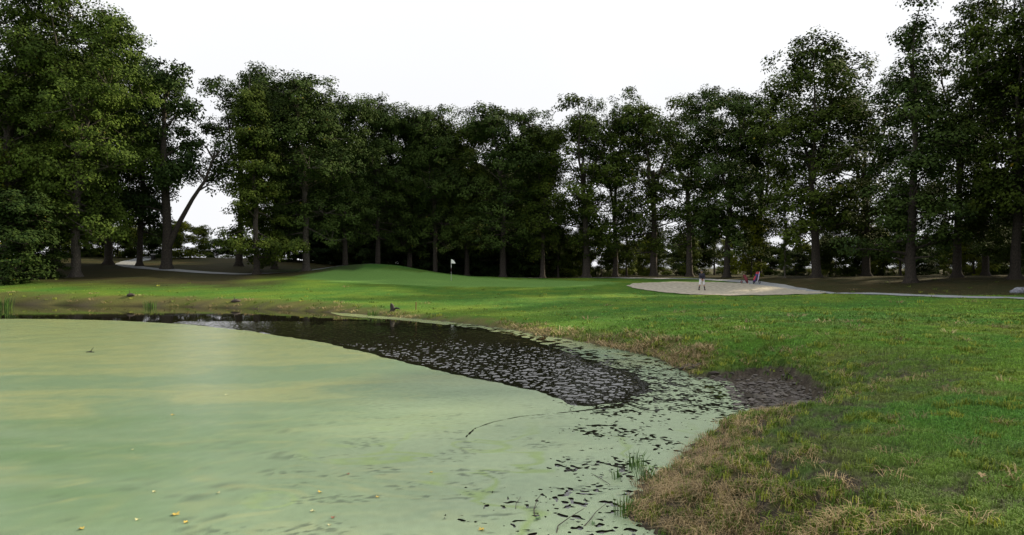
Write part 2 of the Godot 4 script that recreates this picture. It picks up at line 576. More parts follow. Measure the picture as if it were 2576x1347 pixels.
func strip(called: String, line: PackedVector2Array, width: float, lift: float, m: Material, label: String) -> void:
	var c := Curve2D.new()
	for k in line.size():
		var t := (line[mini(k + 1, line.size() - 1)] - line[maxi(k - 1, 0)]) * 0.17
		c.add_point(line[k], -t, t)
	var mb := MB.new()
	var L := c.get_baked_length()
	var rows := int(L / 0.6)
	for k in rows + 1:
		var p := c.sample_baked(L * k / rows)
		var q := c.sample_baked(minf(L * k / rows + 0.3, L)) - c.sample_baked(maxf(L * k / rows - 0.3, 0.0))
		var s := Vector2(-q.y, q.x).normalized()
		for j in 5:
			var wob := nz.get_noise_2d(p.x * 0.8 + j * 30, p.y * 0.8) * 0.12
			var e := p + s * ((j - 2) * 0.25 * width + (wob if j == 0 or j == 4 else 0.0))
			mb.vert(Vector3(e.x, ty(e.x, e.y) + lift, e.y), Vector3.UP)
	for k in rows:
		for j in 4:
			var a := k * 5 + j
			mb.tri(a, a + 5, a + 6)
			mb.tri(a, a + 6, a + 1)
	# wind it so that it faces up
	var p0 := mb.v[mb.i[0]]
	if (mb.v[mb.i[2]] - p0).cross(mb.v[mb.i[1]] - p0).y < 0:
		for k in range(0, mb.i.size(), 3):
			var t := mb.i[k]; mb.i[k] = mb.i[k + 1]; mb.i[k + 1] = t
	struct(called, mb.mesh(), m, label)

# ---------------------------------------------------------------- water and duckweed
var crack := PackedVector2Array()
var blobs := []

func water() -> void:
	var mb := MB.new()
	# open water, ruffled by the wind in its middle
	var cell := 0.045
	var wz := FastNoiseLite.new()
	wz.noise_type = FastNoiseLite.TYPE_SIMPLEX_SMOOTH
	wz.frequency = 1.0
	wz.fractal_octaves = 2
	wz.seed = 5
	var x0 := -16.0
	var z1 := -11.0
	var w := int(21.0 / cell)
	var h := int(22.0 / cell)
	var H := PackedFloat32Array()
	H.resize(w * h)
	for j in h:
		var z := z1 - j * cell
		for i in w:
			var x := x0 + i * cell
			var s := -sd_fast(x, z)
			if s < -2.5: continue
			var calm := smoothstep(33.0, 21.0, -z + (x + 4.0) * 0.55 + nz.get_noise_2d(x * 0.25, z * 0.25) * 4.0)
			var amp := (0.0010 + 0.03 * calm) * smoothstep(0.06, 0.4, s) + 0.009 * smoothstep(-2.5, -0.2, s) * smoothstep(26.0, 20.0, -z)
			H[j * w + i] = amp * (0.4 * wz.get_noise_2d(x * 3.4, z * 2.3) + 0.32 * wz.get_noise_2d(x * 6.6 + 40, z * 4.8))
	for j in h:
		for i in w:
			var a := H[j * w + mini(i + 1, w - 1)] - H[j * w + maxi(i - 1, 0)]
			var b := H[mini(j + 1, h - 1) * w + i] - H[maxi(j - 1, 0) * w + i]
			mb.vert(Vector3(x0 + i * cell, H[j * w + i], z1 - j * cell), Vector3(-a / (2 * cell), 1, b / (2 * cell)).normalized())
	for j in h - 1:
		for i in w - 1:
			var a := j * w + i
			mb.tri(a, a + w, a + w + 1)
			mb.tri(a, a + w + 1, a + 1)
	# smooth water around it
	var xe := x0 + (w - 1) * cell
	var ze := z1 - (h - 1) * cell
	for r in [[-60.0, 12.0, z1, -1.0], [-60.0, 12.0, -56.0, ze], [-60.0, x0, ze, z1], [xe, 12.0, ze, z1]]:
		mb.quad(Vector3(r[0], 0, r[3]), Vector3(r[0], 0, r[2]), Vector3(r[1], 0, r[2]), Vector3(r[1], 0, r[3]))
	struct("pond_water", mb.mesh(), M.water, "dark pond water, ruffled in the middle and still along the far bank")

var ow_grid := PackedFloat32Array()
func sd_fast(x: float, z: float) -> float:      # distance to the open water, read from a half metre grid
	if ow_grid.is_empty():
		ow_grid.resize(150 * 110)
		for j in 110:
			for i in 150:
				ow_grid[j * 150 + i] = sd(openw, Vector2(-62.0 + i * 0.5, -2.0 - j * 0.5))
	var a := clampf((x + 62.0) * 2.0, 0, 148.99)
	var b := clampf((-2.0 - z) * 2.0, 0, 108.99)
	var i := int(a)
	var j := int(b)
	a -= i; b -= j
	var k := j * 150 + i
	return lerpf(lerpf(ow_grid[k], ow_grid[k + 1], a), lerpf(ow_grid[k + 150], ow_grid[k + 151], a), b)

func weed_field(x: float, z: float) -> float:
	var p := Vector2(x, z)
	if sd(pond, p) > 0.3: return -1.0
	var s := sd(openw, p)
	var f := s + nz.get_noise_2d(x * 0.9, z * 0.9) * 0.14
	if z < -22.0 or x < -6.0:
		if s < 3.0 and s > 0.0 and x > -3.0 and z < -22.0:
			f = minf(f, (0.4 - 0.45 * smoothstep(2.2, 0.0, s) - nz.get_noise_2d(x * 2.2, z * 1.4 + 90) * 0.7) * 0.3)
		return f
	if p.distance_squared_to(Vector2(1.0, -11.0)) < 36.0:
		var q := dist_line(crack, p)
		f = minf(f, q - 0.018 - 0.012 * nz.get_noise_2d(x * 3, z * 3) - 0.03 * smoothstep(0.6, 1.9, x))
	var hole := 0.0
	for b in blobs:
		hole = maxf(hole, b[3] * smoothstep(1.0, 0.35, Vector2((x - b[0]) / b[2], (z - b[1]) / (b[2] * b[4])).length()))
	if s > 0.0 and s < 2.3 and x > 0.0:
		hole = maxf(hole, 0.92 * smoothstep(2.3, 0.0, s) * smoothstep(0.3, 1.9, x))
	if hole > 0.0:
		var n := nz.get_noise_2d(x * 2.6, z * 2.0 + 90) * 0.5 + nz.get_noise_2d(x * 8.5 + 60, z * 9.0) * 0.78
		f = minf(f, (0.66 - hole * 0.8 - n) * 0.2)
	return f

func weed_color(x: float, z: float) -> Color:
	var wx := nz.get_noise_2d(x * 0.16, z * 0.3 + 15)
	var q := -z - 0.4 * x + wx * 2.4 + nz.get_noise_2d(x * 0.6, z * 1.1) * 0.35
	var yel := Color(0.345, 0.39, 0.185)
	var blu := Color(0.215, 0.318, 0.185)
	var y := smoothstep(19.6, 21.8, q) * 0.9 + 0.85 * smoothstep(18.9, 17.2, q) * smoothstep(14.9, 16.6, q)
	y = y * (0.8 + 0.35 * nz.get_noise_2d(x * 0.25 + 5, z * 0.7))
	y += 0.55 * smoothstep(0.3, 0.6, absf(nz.get_noise_2d(x * 0.35 + 40 + wx * 3, z * 0.6 + wx * 2))) * smoothstep(15.0, 9.0, -z) 
	# drift lines
	y += 0.45 * nz.get_noise_2d(q * 1.5 + 8.0, x * 0.07 + wx) + 0.42 * nz.get_noise_2d(q * 4.5 + 70.0, x * 0.16)
	var c := blu.lerp(yel, clampf(y, 0, 1))
	# sky sheen painted in as paler green towards the right bank
	c = c.lerp(Color(0.50, 0.61, 0.39), clampf(smoothstep(-5.0, 2.5, x + nz.get_noise_2d(x * 0.3, z * 0.5) * 1.5) * 0.85 * smoothstep(20.0, 14.0, -z), 0, 1))
	c = c.lerp(Color(0.34, 0.48, 0.15), 0.8 * smoothstep(0.12, 0.02, absf(nz.get_noise_2d(x * 0.3 + 9, z * 0.42 + wx * 1.5))) * smoothstep(-4, -1, x) * smoothstep(12.0, 9.0, -z))
	c = c.lerp(Color(0.135, 0.25, 0.105), 0.7 * smoothstep(-2.0, -6.0, x) * smoothstep(13.5, 10.0, -z) * clampf(0.6 + nz.get_noise_2d(x * 0.3, z) * 1.2, 0, 1))
	# fine specks of darker water among the leaves
	var g := nz.get_noise_2d(x * 6.0, z * 6.0)
	var streak := smoothstep(0.12, 0.4, nz.get_noise_2d(x * 0.8 + 300, z * 1.6)) * smoothstep(16, 8, -z) * smoothstep(-7, -2, x) * smoothstep(3, 0, x)
	c = c * (1.0 + 0.12 * g)
	c = c.lerp(Color(0.08, 0.115, 0.07), streak * smoothstep(0.0, 0.35, nz.get_noise_2d(x * 5.0, z * 9.0 + 7)) * 0.75)
	return c

func duckweed() -> void:
	for q in [[1170, 1104], [1195, 1080], [1240, 1064], [1310, 1050], [1400, 1042], [1480, 1034], [1540, 1026], [1575, 1015], [1588, 1003]]:
		crack.append(pt(q[0], q[1]))
	for q in [[1520, 1085, 1.0, 0.78, 0.7], [1600, 1105, 0.9, 0.6, 0.7], [1740, 985, 2.8, 0.82, 1.5], [1800, 1020, 1.8, 0.72, 1.4], [1640, 925, 1.6, 0.7, 2.2], [1560, 898, 1.3, 0.62, 2.5], [1650, 1060, 1.6, 0.42, 0.8], [1700, 1120, 1.1, 0.62, 0.8], [1540, 1180, 1.3, 0.6, 0.8], [1460, 1165, 0.7, 0.62, 0.7], [1500, 1250, 1.1, 0.66, 0.8], [1600, 1180, 0.9, 0.62, 0.9], [1300, 1260, 1.1, 0.44, 0.6], [1420, 1320, 1.1, 0.56, 0.7], [1270, 1330, 1.0, 0.36, 0.6], [1600, 1330, 0.7, 0.5, 0.8], [1440, 1120, 1.0, 0.34, 0.6]]:
		var p := pt(q[0], q[1])
		blobs.append([p.x, p.y, q[2], q[3], q[4]])
	var mb := MB.new()
	var flat := func(_x, _z): return 0.012
	march(mb, -3.0, 6.6, -19.0, -4.6, 0.036, weed_field, weed_color, flat)
	march(mb, -12.0, -3.0, -19.0, -2.2, 0.12, weed_field, weed_color, flat)
	march(mb, -12.0, 6.0, -30.04, -19.0, 0.12, weed_field, weed_color, flat)
	march(mb, -57.0, -12.0, -52.0, -1.96, 0.36, weed_field, weed_color, flat)
	march(mb, -12.0, 4.0, -45.0, -30.0, 0.15, weed_field, weed_color, flat)
	var o := one("duckweed", mb.mesh(), M.weed)
	tag(o, "pale green duckweed mat floating on the pond", "duckweed", "", "stuff")

# ---------------------------------------------------------------- trees
func prof(kind: String, s: float) -> float:
	match kind:
		"round": return (0.66 + 0.34 * s / 0.4) if s < 0.4 else 0.12 + 0.88 * pow(maxf(0.0, 1.0 - pow((s - 0.4) / 0.62, 2.2)), 0.6)
		"tall": return (0.7 + 0.6 * s if s < 0.45 else 0.97) if s < 0.62 else 0.15 + 0.82 * pow(maxf(0.0, 1.0 - pow((s - 0.62) / 0.4, 2.2)), 0.6)
		"cone": return 1.0 - 0.72 * s
		"spire": return 1.0 - 0.35 * s if s < 0.6 else 0.5 - 0.75 * (s - 0.6)
	return 1.0

func make_tree(p: Dictionary) -> Array:
	var r := RandomNumberGenerator.new()
	r.seed = p.seed
	var H: float = p.H
	var wood := MB.new()
	var crown := MB.new()
	var tp := []
	var tr := []
	var at := Vector3.ZERO
	var lean: Vector3 = Vector3(r.randf_range(-1, 1), 0, r.randf_range(-1, 1)) * p.get("lean", 0.02)
	var r0: float = p.get("r0", H * 0.016)
	for k in 13:
		var t := k / 12.0
		tp.append(at)
		tr.append(r0 * (1.0 - 0.88 * t) * (1.0 + 0.75 * exp(-t * 28.0)))
		at += Vector3(r.randf_range(-1, 1) * 0.012 * H * (0.3 + t), H * 0.94 / 12.0, r.randf_range(-1, 1) * 0.012 * H * (0.3 + t)) + lean * H / 12.0
	# a short foot that goes into the ground
	tp.push_front(Vector3(0, -0.6, 0)); tr.push_front(r0 * 2.0)
	tp.insert(2, tp[1].lerp(tp[2], 0.25)); tr.insert(2, r0 * 1.08)
	var up := int(ceil(p.get("fork", 0.42) * 12.0)) + 4
	if p.get("lead", 3) > 1 and up < tp.size():
		wood.tube(tp.slice(0, up), tr.slice(0, up), 9)
	else:
		wood.tube(tp, tr, 9)
	tp.remove_at(2); tp.remove_at(0); tr.remove_at(2); tr.remove_at(0)
	var boughs := []      # [centre, radius]
	var fork: float = p.get("fork", 0.42)
	var leads := []
	var az0 := r.randf() * TAU
	for l in int(p.get("lead", 3)):
		var la: float = az0 + TAU * l / p.get("lead", 3) + r.randf_range(-0.4, 0.4)
		var out: float = p.R * p.get("open", 0.42) * r.randf_range(0.7, 1.2)
		var top := r.randf_range(0.84, 1.0)
		var fk := fork + r.randf_range(-0.06, 0.1)
		var pts := []
		var rad := []
		for k in 13:
			var t := k / 12.0
			var g := clampf((t - fk) / (1.0 - fk), 0.0, 1.0)
			var f := t * 12.0
			var b: Vector3 = tp[mini(int(f), 12)]
			b.y *= lerpf(1.0, top, g)
			pts.append(b + Vector3(cos(la), 0, sin(la)) * out * pow(g, 0.85) + Vector3(r.randf_range(-1, 1), 0, r.randf_range(-1, 1)) * 0.25 * g)
			rad.append(tr[k] * 0.72)
		var first := mini(int(fk * 12.0), 10)
		if int(p.get("lead", 3)) > 1:
			wood.tube(pts.slice(first), rad.slice(first), 6, Color.WHITE, false)
		leads.append(pts)
	var nl: int = p.limbs
	var bm: float = p.bough
	for i in nl:
		var s := (i + r.randf()) / nl
		var t := lerpf(p.base, 0.97, s)
		var f := t * 12.0
		var k := mini(int(f), 11)
		var ld: Array = leads[i % leads.size()]
		var o: Vector3 = ld[k].lerp(ld[k + 1], f - k)
		var rr: float = lerpf(tr[k], tr[k + 1], f - k) * 0.8
		var az := i * 2.39996 + r.randf_range(-0.9, 0.9)
		var L: float = maxf(0.3, p.R * prof(p.prof, s) * r.randf_range(0.4, 1.05) * (1.0 - p.get("open", 0.42) * 0.55 * smoothstep(fork, 0.8, t)) - bm * 0.5)
		var rise: float = lerpf(p.rise[0], p.rise[1], s) + r.randf_range(-0.4, 0.4)
		var dir := Vector3(cos(az), 0, sin(az))
		var side := Vector3(-sin(az), 0, cos(az))
		var pts := []
		var rad := []
		var sway := r.randf_range(-0.3, 0.3)
		for q in 6:
			var g := q / 5.0
			pts.append(o + dir * (L * g * cos(rise)) + Vector3.UP * (L * (g * sin(rise) + p.get("sag", -0.1) * g * g)) + side * (sway * L * g * g))
			rad.append(maxf(0.02, rr * p.get("limb_r", 0.5) * (1.0 - 0.88 * g)))
		wood.tube(pts, rad, 5, Color.WHITE, false)
		boughs.append([pts[5], bm * r.randf_range(0.6, 1.35) * (0.5 if p.prof == "spire" and s > 0.7 else 1.0)])
		if L > bm * 1.3:
			var c1: Vector3 = pts[3] + side * r.randf_range(-1, 1) * bm * 0.9 + Vector3.UP * r.randf_range(-0.2, 0.5) * bm
			boughs.append([c1, bm * r.randf_range(0.6, 1.0)])
			wood.tube([pts[2], pts[2].lerp(c1, 0.5), c1], [rad[2] * 0.6, rad[3] * 0.5, 0.02], 4, Color.WHITE, false)
	for ld in leads:
		boughs.append([ld[12], bm * r.randf_range(0.7, 1.0)])
	var dark: Color = p.dark
	var light: Color = p.light
	var total := 0
	var fl: float = p.flat
	var ls: float = p.leaf
	var pr: float = p.puff
	for q in boughs:
		var c: Vector3 = q[0]
		var br: float = q[1]
		var tone0 := r.randf()
		var clumps := int(p.clumps * pow(br / bm, 2.0) + 0.5)
		for m in clumps:
			var u := Vector3(r.randfn(), r.randfn(), r.randfn()).normalized()
			if u.y < -0.35: u.y = -u.y
			var pc := c + u * Vector3(br, br * fl, br) * (r.randf_range(0.7, 1.05) if r.randf() < 0.85 else r.randf_range(0.0, 0.6))
			var rad := pr * r.randf_range(0.6, 1.25)
			if r.randf() < 0.4:
				wood.tube([c, c.lerp(pc, 0.6) - Vector3(0, 0.08, 0), pc], [0.035, 0.022, 0.01], 3, Color.WHITE, false)
			var tone := tone0 * 0.5 + r.randf() * 0.5
			var cnt := int(p.leaves * pow(rad / pr, 1.6) * r.randf_range(0.8, 1.2))
			total += cnt
			for k in cnt:
				var d := Vector3(r.randfn(), r.randfn(), r.randfn()).normalized()
				var off := d * rad * pow(r.randf(), 0.4)
				off.y *= 0.62
				var n := (d * 0.35 + u * 0.55 + Vector3(r.randf_range(-1, 1), r.randf_range(-0.6, 1.0), r.randf_range(-1, 1)) * 0.6 + Vector3(0, 0.3, 0)).normalized()
				var ax := n.cross(Vector3(r.randf_range(-1, 1), r.randf_range(-1, 1), r.randf_range(-1, 1))).normalized()
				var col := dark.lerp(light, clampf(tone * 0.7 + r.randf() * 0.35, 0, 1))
				if r.randf() < p.get("yellow", 0.0015):
					col = Color(0.15, 0.13, 0.02)
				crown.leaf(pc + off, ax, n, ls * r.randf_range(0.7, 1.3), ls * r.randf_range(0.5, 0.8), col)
	print(p.name, " leaves ", total, " tris ", (wood.i.size() + crown.i.size()) / 3)
	return [wood.mesh(), crown.mesh(), H]

var kinds := {}

func plant_tree(kind: String, called: String, u: float, d: float, H: float, wide: float, turn: float, label: String, category := "tree", group := "", bark := "bark", sink := 0.0) -> Node3D:
	var k: Array = kinds[kind]
	var at := P(u, d)
	at.y -= sink
	var o := thing(called, at, label, category, group)
	part("trunk" if category == "tree" else "stem", k[0], M[bark], o)
	part("crown" if category == "tree" else "foliage", k[1], M[["leaf", "leaf_olive", "leaf_warm"][int(u * 7.0 + d) % 3]], o)
	var sy: float = H / k[2]
	o.transform.basis = Basis(Vector3.UP, turn) * Basis.from_scale(Vector3(sy * wide, sy, sy * wide))
	return o

func trees() -> void:
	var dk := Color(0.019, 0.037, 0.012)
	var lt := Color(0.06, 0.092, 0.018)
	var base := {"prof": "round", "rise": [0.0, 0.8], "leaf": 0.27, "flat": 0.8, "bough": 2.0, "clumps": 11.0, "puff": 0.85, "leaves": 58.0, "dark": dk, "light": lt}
	var defs := [
		{"name": "oak", "seed": 11, "H": 26.0, "base": 0.16, "R": 9.0, "limbs": 60, "bough": 2.4, "clumps": 13.0, "light": Color(0.075, 0.122, 0.022), "dark": Color(0.028, 0.05, 0.014)},
		{"name": "oak2", "seed": 12, "H": 23.0, "base": 0.17, "R": 7.2, "limbs": 46, "bough": 2.1},
		{"name": "tier", "lead": 1, "open": 0.0, "seed": 13, "H": 21.0, "base": 0.07, "R": 5.6, "limbs": 50, "bough": 1.6, "flat": 0.32, "clumps": 10.0, "puff": 0.75, "prof": "cone", "rise": [-0.08, 0.5]},
		{"name": "dense", "seed": 14, "H": 23.0, "base": 0.15, "R": 6.0, "limbs": 54, "prof": "tall"},
		{"name": "dense2", "seed": 15, "H": 23.0, "base": 0.19, "R": 6.6, "limbs": 50, "bough": 2.2},
		{"name": "open", "seed": 16, "H": 23.0, "base": 0.12, "R": 5.6, "limbs": 40, "bough": 1.7, "prof": "tall", "clumps": 9.0, "leaves": 50.0, "rise": [0.1, 0.95]},
		{"name": "open2", "seed": 17, "H": 23.0, "base": 0.16, "R": 6.6, "limbs": 40, "bough": 1.9, "clumps": 9.0, "leaves": 50.0, "rise": [0.1, 0.9]},
		{"name": "spire", "lead": 2, "open": 0.15, "fork": 0.5, "seed": 18, "H": 25.0, "base": 0.05, "R": 6.0, "limbs": 52, "bough": 1.5, "clumps": 9.0, "leaves": 50.0, "prof": "spire", "rise": [0.0, 1.1]},
		{"name": "high", "seed": 23, "H": 23.0, "base": 0.46, "R": 6.4, "limbs": 30, "bough": 2.0},
		{"name": "shrub", "seed": 19, "H": 5.0, "base": 0.02, "R": 3.0, "limbs": 26, "bough": 0.9, "clumps": 10.0, "leaves": 34.0, "puff": 0.4, "leaf": 0.2, "r0": 0.07, "rise": [0.0, 1.1]},
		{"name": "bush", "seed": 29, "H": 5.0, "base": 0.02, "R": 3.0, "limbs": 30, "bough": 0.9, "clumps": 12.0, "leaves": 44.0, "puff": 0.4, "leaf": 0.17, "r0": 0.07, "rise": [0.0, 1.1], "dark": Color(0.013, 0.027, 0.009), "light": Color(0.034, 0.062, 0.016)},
		{"name": "young", "seed": 20, "H": 8.0, "base": 0.03, "R": 3.4, "limbs": 28, "bough": 1.05, "clumps": 9.0, "leaves": 30.0, "puff": 0.5, "leaf": 0.25, "r0": 0.09, "rise": [0.1, 1.0], "dark": Color(0.055, 0.085, 0.014), "light": Color(0.15, 0.185, 0.022)},  # backlit sun glow is put into these yellow green leaf colours
	]
	for q in defs:
		var p := base.duplicate()
		p.merge(q, true)
		kinds[q.name] = make_tree(p)
	var g := ["trees at the far left beyond the pond", "trees behind the mound and the green", "trees behind the bunker and the path"]
	# --- left: what, name, u, metres ahead, height, width, turn, label
	for t in [
		["oak", "oak_tree", 190, 63, 28.0, 0.86, 0.4, "huge broad oak at far left with a flared grey trunk above the pond bank", "pale_bark"],
		["oak", "oak_tree", 20, 62, 28.0, 0.95, 2.4, "tall oak cut off by the left edge of the photo, behind the dark bush", "bark"],
		["oak2", "oak_tree", 140, 71, 25.0, 1.0, 1.1, "dark trunked oak just left of the flared grey trunk, further back", "bark"],
		["oak2", "oak_tree", 272, 77, 24.5, 1.05, 3.3, "oak with a short dark trunk just right of the flared grey trunk", "bark"],
		["oak2", "oak_tree", 350, 76, 23.5, 0.8, 4.9, "lit green oak whose crown overhangs the left bend of the path", "bark"],
		["tier", "layered_tree", 646, 70, 21.5, 0.9, 0.3, "dark tree with flat layered branches standing just right of the sky gap", "bark"],
		["dense", "tall_tree", 690, 80, 23.5, 0.8, 1.9, "tall dark tree close behind the layered tree, slightly to its right", "bark"],
		["high", "tall_tree", 600, 81, 24.0, 1.0, 0.9, "tree whose high crown roofs the sky gap, behind the layered tree", "bark"],
		["dense2", "tall_tree", 770, 76, 24.0, 1.0, 2.7, "tall tree with a pale lower trunk at the left foot of the mound", "pale_bark"],
		["dense", "tall_tree", 868, 83, 23.0, 0.85, 4.1, "tall dense tree above the left shoulder of the grassy mound", "bark"],
	]:
		plant_tree(t[0], t[1], t[2], t[3], t[4], t[5], t[6], t[7], "tree", g[0], t[8])
	# the leaning tree at the bend of the path
	lean_tree()
	for t in [
		["dense2", 950, 88, 24.4, 0.85, 0.2, "dark rounded tree straight behind the crest of the mound"],
		["dense", 1030, 92, 23.9, 0.9, 1.3, "dark tree behind the right shoulder of the mound, left of the flag"],
		["dense2", 1095, 90, 24.4, 0.8, 2.2, "tree with a pointed double top a little left of the flag"],
		["dense", 1175, 93, 23.3, 0.9, 3.1, "dark tree straight behind the flag with a low leafy skirt"],
		["dense2", 1265, 88, 24.2, 1.05, 4.0, "broad dome topped tree right of the flag with a pale stump of trunk"],
		["dense", 1365, 89, 22.3, 0.85, 5.2, "lower tree with a straight black trunk in the middle of the treeline"],
		["open", 1475, 87, 24.2, 1.2, 0.7, "tall tree with a thin leafy top left of the small bright sky notch"],
		["open2", 1548, 90, 25.2, 0.8, 1.6, "narrow tree whose top edges the left side of the bright sky notch"],
		["open", 1645, 88, 24.9, 1.15, 2.9, "airy tree right of the bright sky notch, left of the golfer"],
		["open2", 1735, 84, 22.3, 1.1, 0.1, "slim tree with a straight dark trunk just left of the golfer"],
		["oak2", 1828, 80, 22.8, 1.0, 3.6, "tree with a stout grey trunk and forked limbs above the bag carts"],
		["open", 1910, 82, 21.2, 1.0, 4.5, "thin airy tree behind the bag carts, lower than its neighbours"],
	]:
		plant_tree(t[0], "tall_tree", t[1], t[2], t[3], t[4], t[5], t[6], "tree", g[1])
	for t in [
		["oak2", 2055, 71, 24.9, 1.1, 0.5, "big broad tree right of the bag carts with a flared dark trunk", "bark"],
		["spire", 2292, 57, 25.0, 1.0, 1.2, "very tall pointed tree with a thin see through top and leafy skirt", "bark"],
		["open", 2180, 75, 22.8, 1.15, 2.3, "airy tree between the big broad tree and the very tall pointed tree", "bark"],
		["open2", 2408, 62, 22.8, 1.0, 3.3, "tree with a tall bare straight trunk right of the pointed tree", "bark"],
		["oak2", 2555, 57, 27.5, 0.85, 4.4, "huge dark tree at the right edge of the photo on a low bank", "bark"],
		["open", 2480, 74, 23.3, 0.9, 5.1, "tree with a dark slim trunk behind the path, left of the huge right edge tree", "bark"],
		["spire", 1975, 73, 9.0, 0.5, 0.6, "small thin tree with a pale reddish trunk between bag carts and big broad tree", "pale_bark"],
		["tier", 2620, 66, 20.1, 1.1, 2.6, "dark layered tree at the right edge behind the grey boulder", "bark"],
	]:
		plant_tree(t[0], "tall_tree", t[1], t[2], t[3], t[4], t[5], t[6], "tree", g[2], t[7])
	# --- rows behind
	var r := RandomNumberGenerator.new()
	r.seed = 77
	for t in [[60, 88, 22, "oak2"], [130, 100, 22, "dense"], [215, 95, 21, "dense2"], [10, 78, 24, "dense2"]]:
		plant_tree(t[3], "woodland_tree", t[0], t[1], t[2], 1.0, r.randf() * TAU, "tree of the shaded wood behind the oaks at far left", "tree", "wood behind the left oaks")
	for row in [[103, 60, 20.5], [114, 55, 21.0], [128, 66, 22.0]]:
		var u := 740.0
		while u < 1380.0:
			var uu := u + r.randf_range(-15, 15)
			plant_tree(["dense", "dense2", "dense"][r.randi() % 3], "woodland_tree", uu, row[0] + r.randf_range(-3, 3), row[2] * r.randf_range(0.85, 1.0), r.randf_range(0.75, 0.95), r.randf() * TAU, placed(["near", "middle", "farthest"][int((row[0] - 100.0) / 11.0)] + " wood tree", uu, ""), "tree", "wood behind the green")
			u += row[1]
	for row in [[95, 80, 12.0]]:
		var u := 1400.0
		while u < 1960.0:
			var uu := u + r.randf_range(-20, 20)
			plant_tree(["open", "open2", "open"][r.randi() % 3], "woodland_tree", uu, row[0] + r.randf_range(-3, 3), row[2] * r.randf_range(0.8, 1.0), r.randf_range(0.65, 0.85), r.randf() * TAU, placed(("near" if row[0] < 105 else "farther") + " thin tree", uu, ""), "tree", "wood edge behind the bunker")
			u += row[1]
	for row in [[84, 95, 13.0], [100, 85, 14.0]]:
		var u := 2090.0
		while u < 2640.0:
			var uu := u + r.randf_range(-20, 20)
			plant_tree(["open", "open2", "spire"][r.randi() % 3], "woodland_tree", uu, row[0] + r.randf_range(-3, 3), row[2] * r.randf_range(0.8, 1.0), r.randf_range(0.65, 0.85), r.randf() * TAU, placed(("near" if row[0] < 95 else "farther") + " thin tree", uu, ""), "tree", "wood behind the right hand path")
			u += row[1]
	# the belt goes on outside the frame, unseen trees added to shade the lawn
	for t in [[2760, 56, 26.0], [2900, 47, 25.0], [3050, 42, 26.0], [3250, 36, 25.0], [2850, 62, 25.0], [3000, 56, 26.0], [3500, 31, 25.0], [3300, 46, 25.0], [3900, 26, 24.0], [3700, 36, 25.0]]:
		plant_tree(["dense", "oak2", "dense2"][r.randi() % 3], "woodland_tree", t[0], t[1], t[2], 1.1, r.randf() * TAU, "unseen tree added past the right edge to shade the lawn", "tree", "added shade trees past the right edge")
	# --- shrubs
	plant_tree("bush", "dark_bush", 40, 57, 7.0, 1.15, 0.3, "big dark green bush at the left edge on the pond bank", "shrub", "")
	plant_tree("bush", "dark_bush", 95, 60, 4.2, 1.1, 2.3, "lower dark bush leaning out right of the big left edge bush", "shrub", "")
	plant_tree("young", "young_tree", -45, 61, 12.5, 0.62, 1.0, "sapling tinted sunlit yellow green at the left edge above the dark bush", "tree", "")
	for t in [[330, 98, 5.0, "shrub beside the upper bend of the left path"], [455, 92, 5.5, "sun tinted yellowish shrub right of the leaning trunk at the sky gap"], [500, 97, 5.0, "shrub low in the sky gap, nearest the leaning trunk"], [250, 92, 5.5, "shrub behind the short dark trunk at far left"]]:
		plant_tree("young", "shrub", t[0], t[1], t[2], 1.25, r.randf() * TAU, t[3], "shrub", "", "bark", 0.3)
	for t in [[190, 90, 5.0, "green shrub behind the flared grey trunk at far left"], [232, 97, 5.5, "second shrub right of the flared grey trunk, in the wood"], [295, 94, 4.5, "shrub just right of the short dark trunk at far left"], [312, 104, 5.5, "farther shrub behind the bend of the left path"], [362, 101, 4.0, "shrub behind the litter bin at the path bend"], [402, 96, 4.5, "shrub right of the litter bin, left of the leaning tree"], [432, 102, 4.5, "shrub straight behind the foot of the leaning tree"], [160, 98, 6.0, "shrub between the dark bush and the flared grey trunk"]]:
		plant_tree("shrub" if int(t[0]) % 4 else "young", "shrub", t[0], t[1], t[2], 1.3, r.randf() * TAU, t[3], "shrub", "", "bark", 0.4)
	for t in [[725, 92, 4.5, "dark bush behind the left foot of the mound, left of the pale trunk"], [795, 96, 5.0, "dark bush just right of the pale lower trunk, behind the mound"], [840, 101, 5.5, "dark bush farther right of the pale lower trunk, behind the mound"]]:
		plant_tree("bush", "shrub", t[0], t[1], t[2], 1.4, r.randf() * TAU, t[3], "shrub", "", "bark", 0.4)
	for t in [[545, 118, 4.2], [600, 116, 4.0], [660, 112, 4.0]]:
		plant_tree("shrub", "shrub", t[0], t[1], t[2], 1.6, r.randf() * TAU, "low grey green shrub on the skyline under the layered tree", "shrub", "skyline shrubs under the layered tree", "bark", 0.4)
	for row in [[99, 46], [120, 52], [140, 60]]:
		var u1 := 860.0
		while u1 < 1440.0:
			var uu := u1 + r.randf_range(-15, 15)
			plant_tree(["bush", "bush", "shrub"][r.randi() % 3], "shrub", uu, row[0] + r.randf_range(-4, 4), r.randf_range(4.5, 7.5), r.randf_range(1.0, 1.4), r.randf() * TAU, placed(["near", "middle", "farthest"][int((row[0] - 90.0) / 20.0)] + " dark shrub", uu, ""), "shrub", "undergrowth behind the mound", "bark", 0.3)
			u1 += row[1]
	var u2 := 1380.0
	while u2 < 2000.0:
		var uu := u2 + r.randf_range(-15, 15)
		var hh := r.randf_range(3.0, 7.0)
		plant_tree(["young", "shrub", "young"][r.randi() % 3], "shrub", uu, r.randf_range(94, 112), hh, r.randf_range(0.9, 1.3), r.randf() * TAU, placed("low green shrub" if hh < 4.3 else "green shrub" if hh < 5.7 else "tall green shrub", uu, ""), "shrub", "undergrowth behind the bunker", "bark", 0.3)
		u2 += 27.0
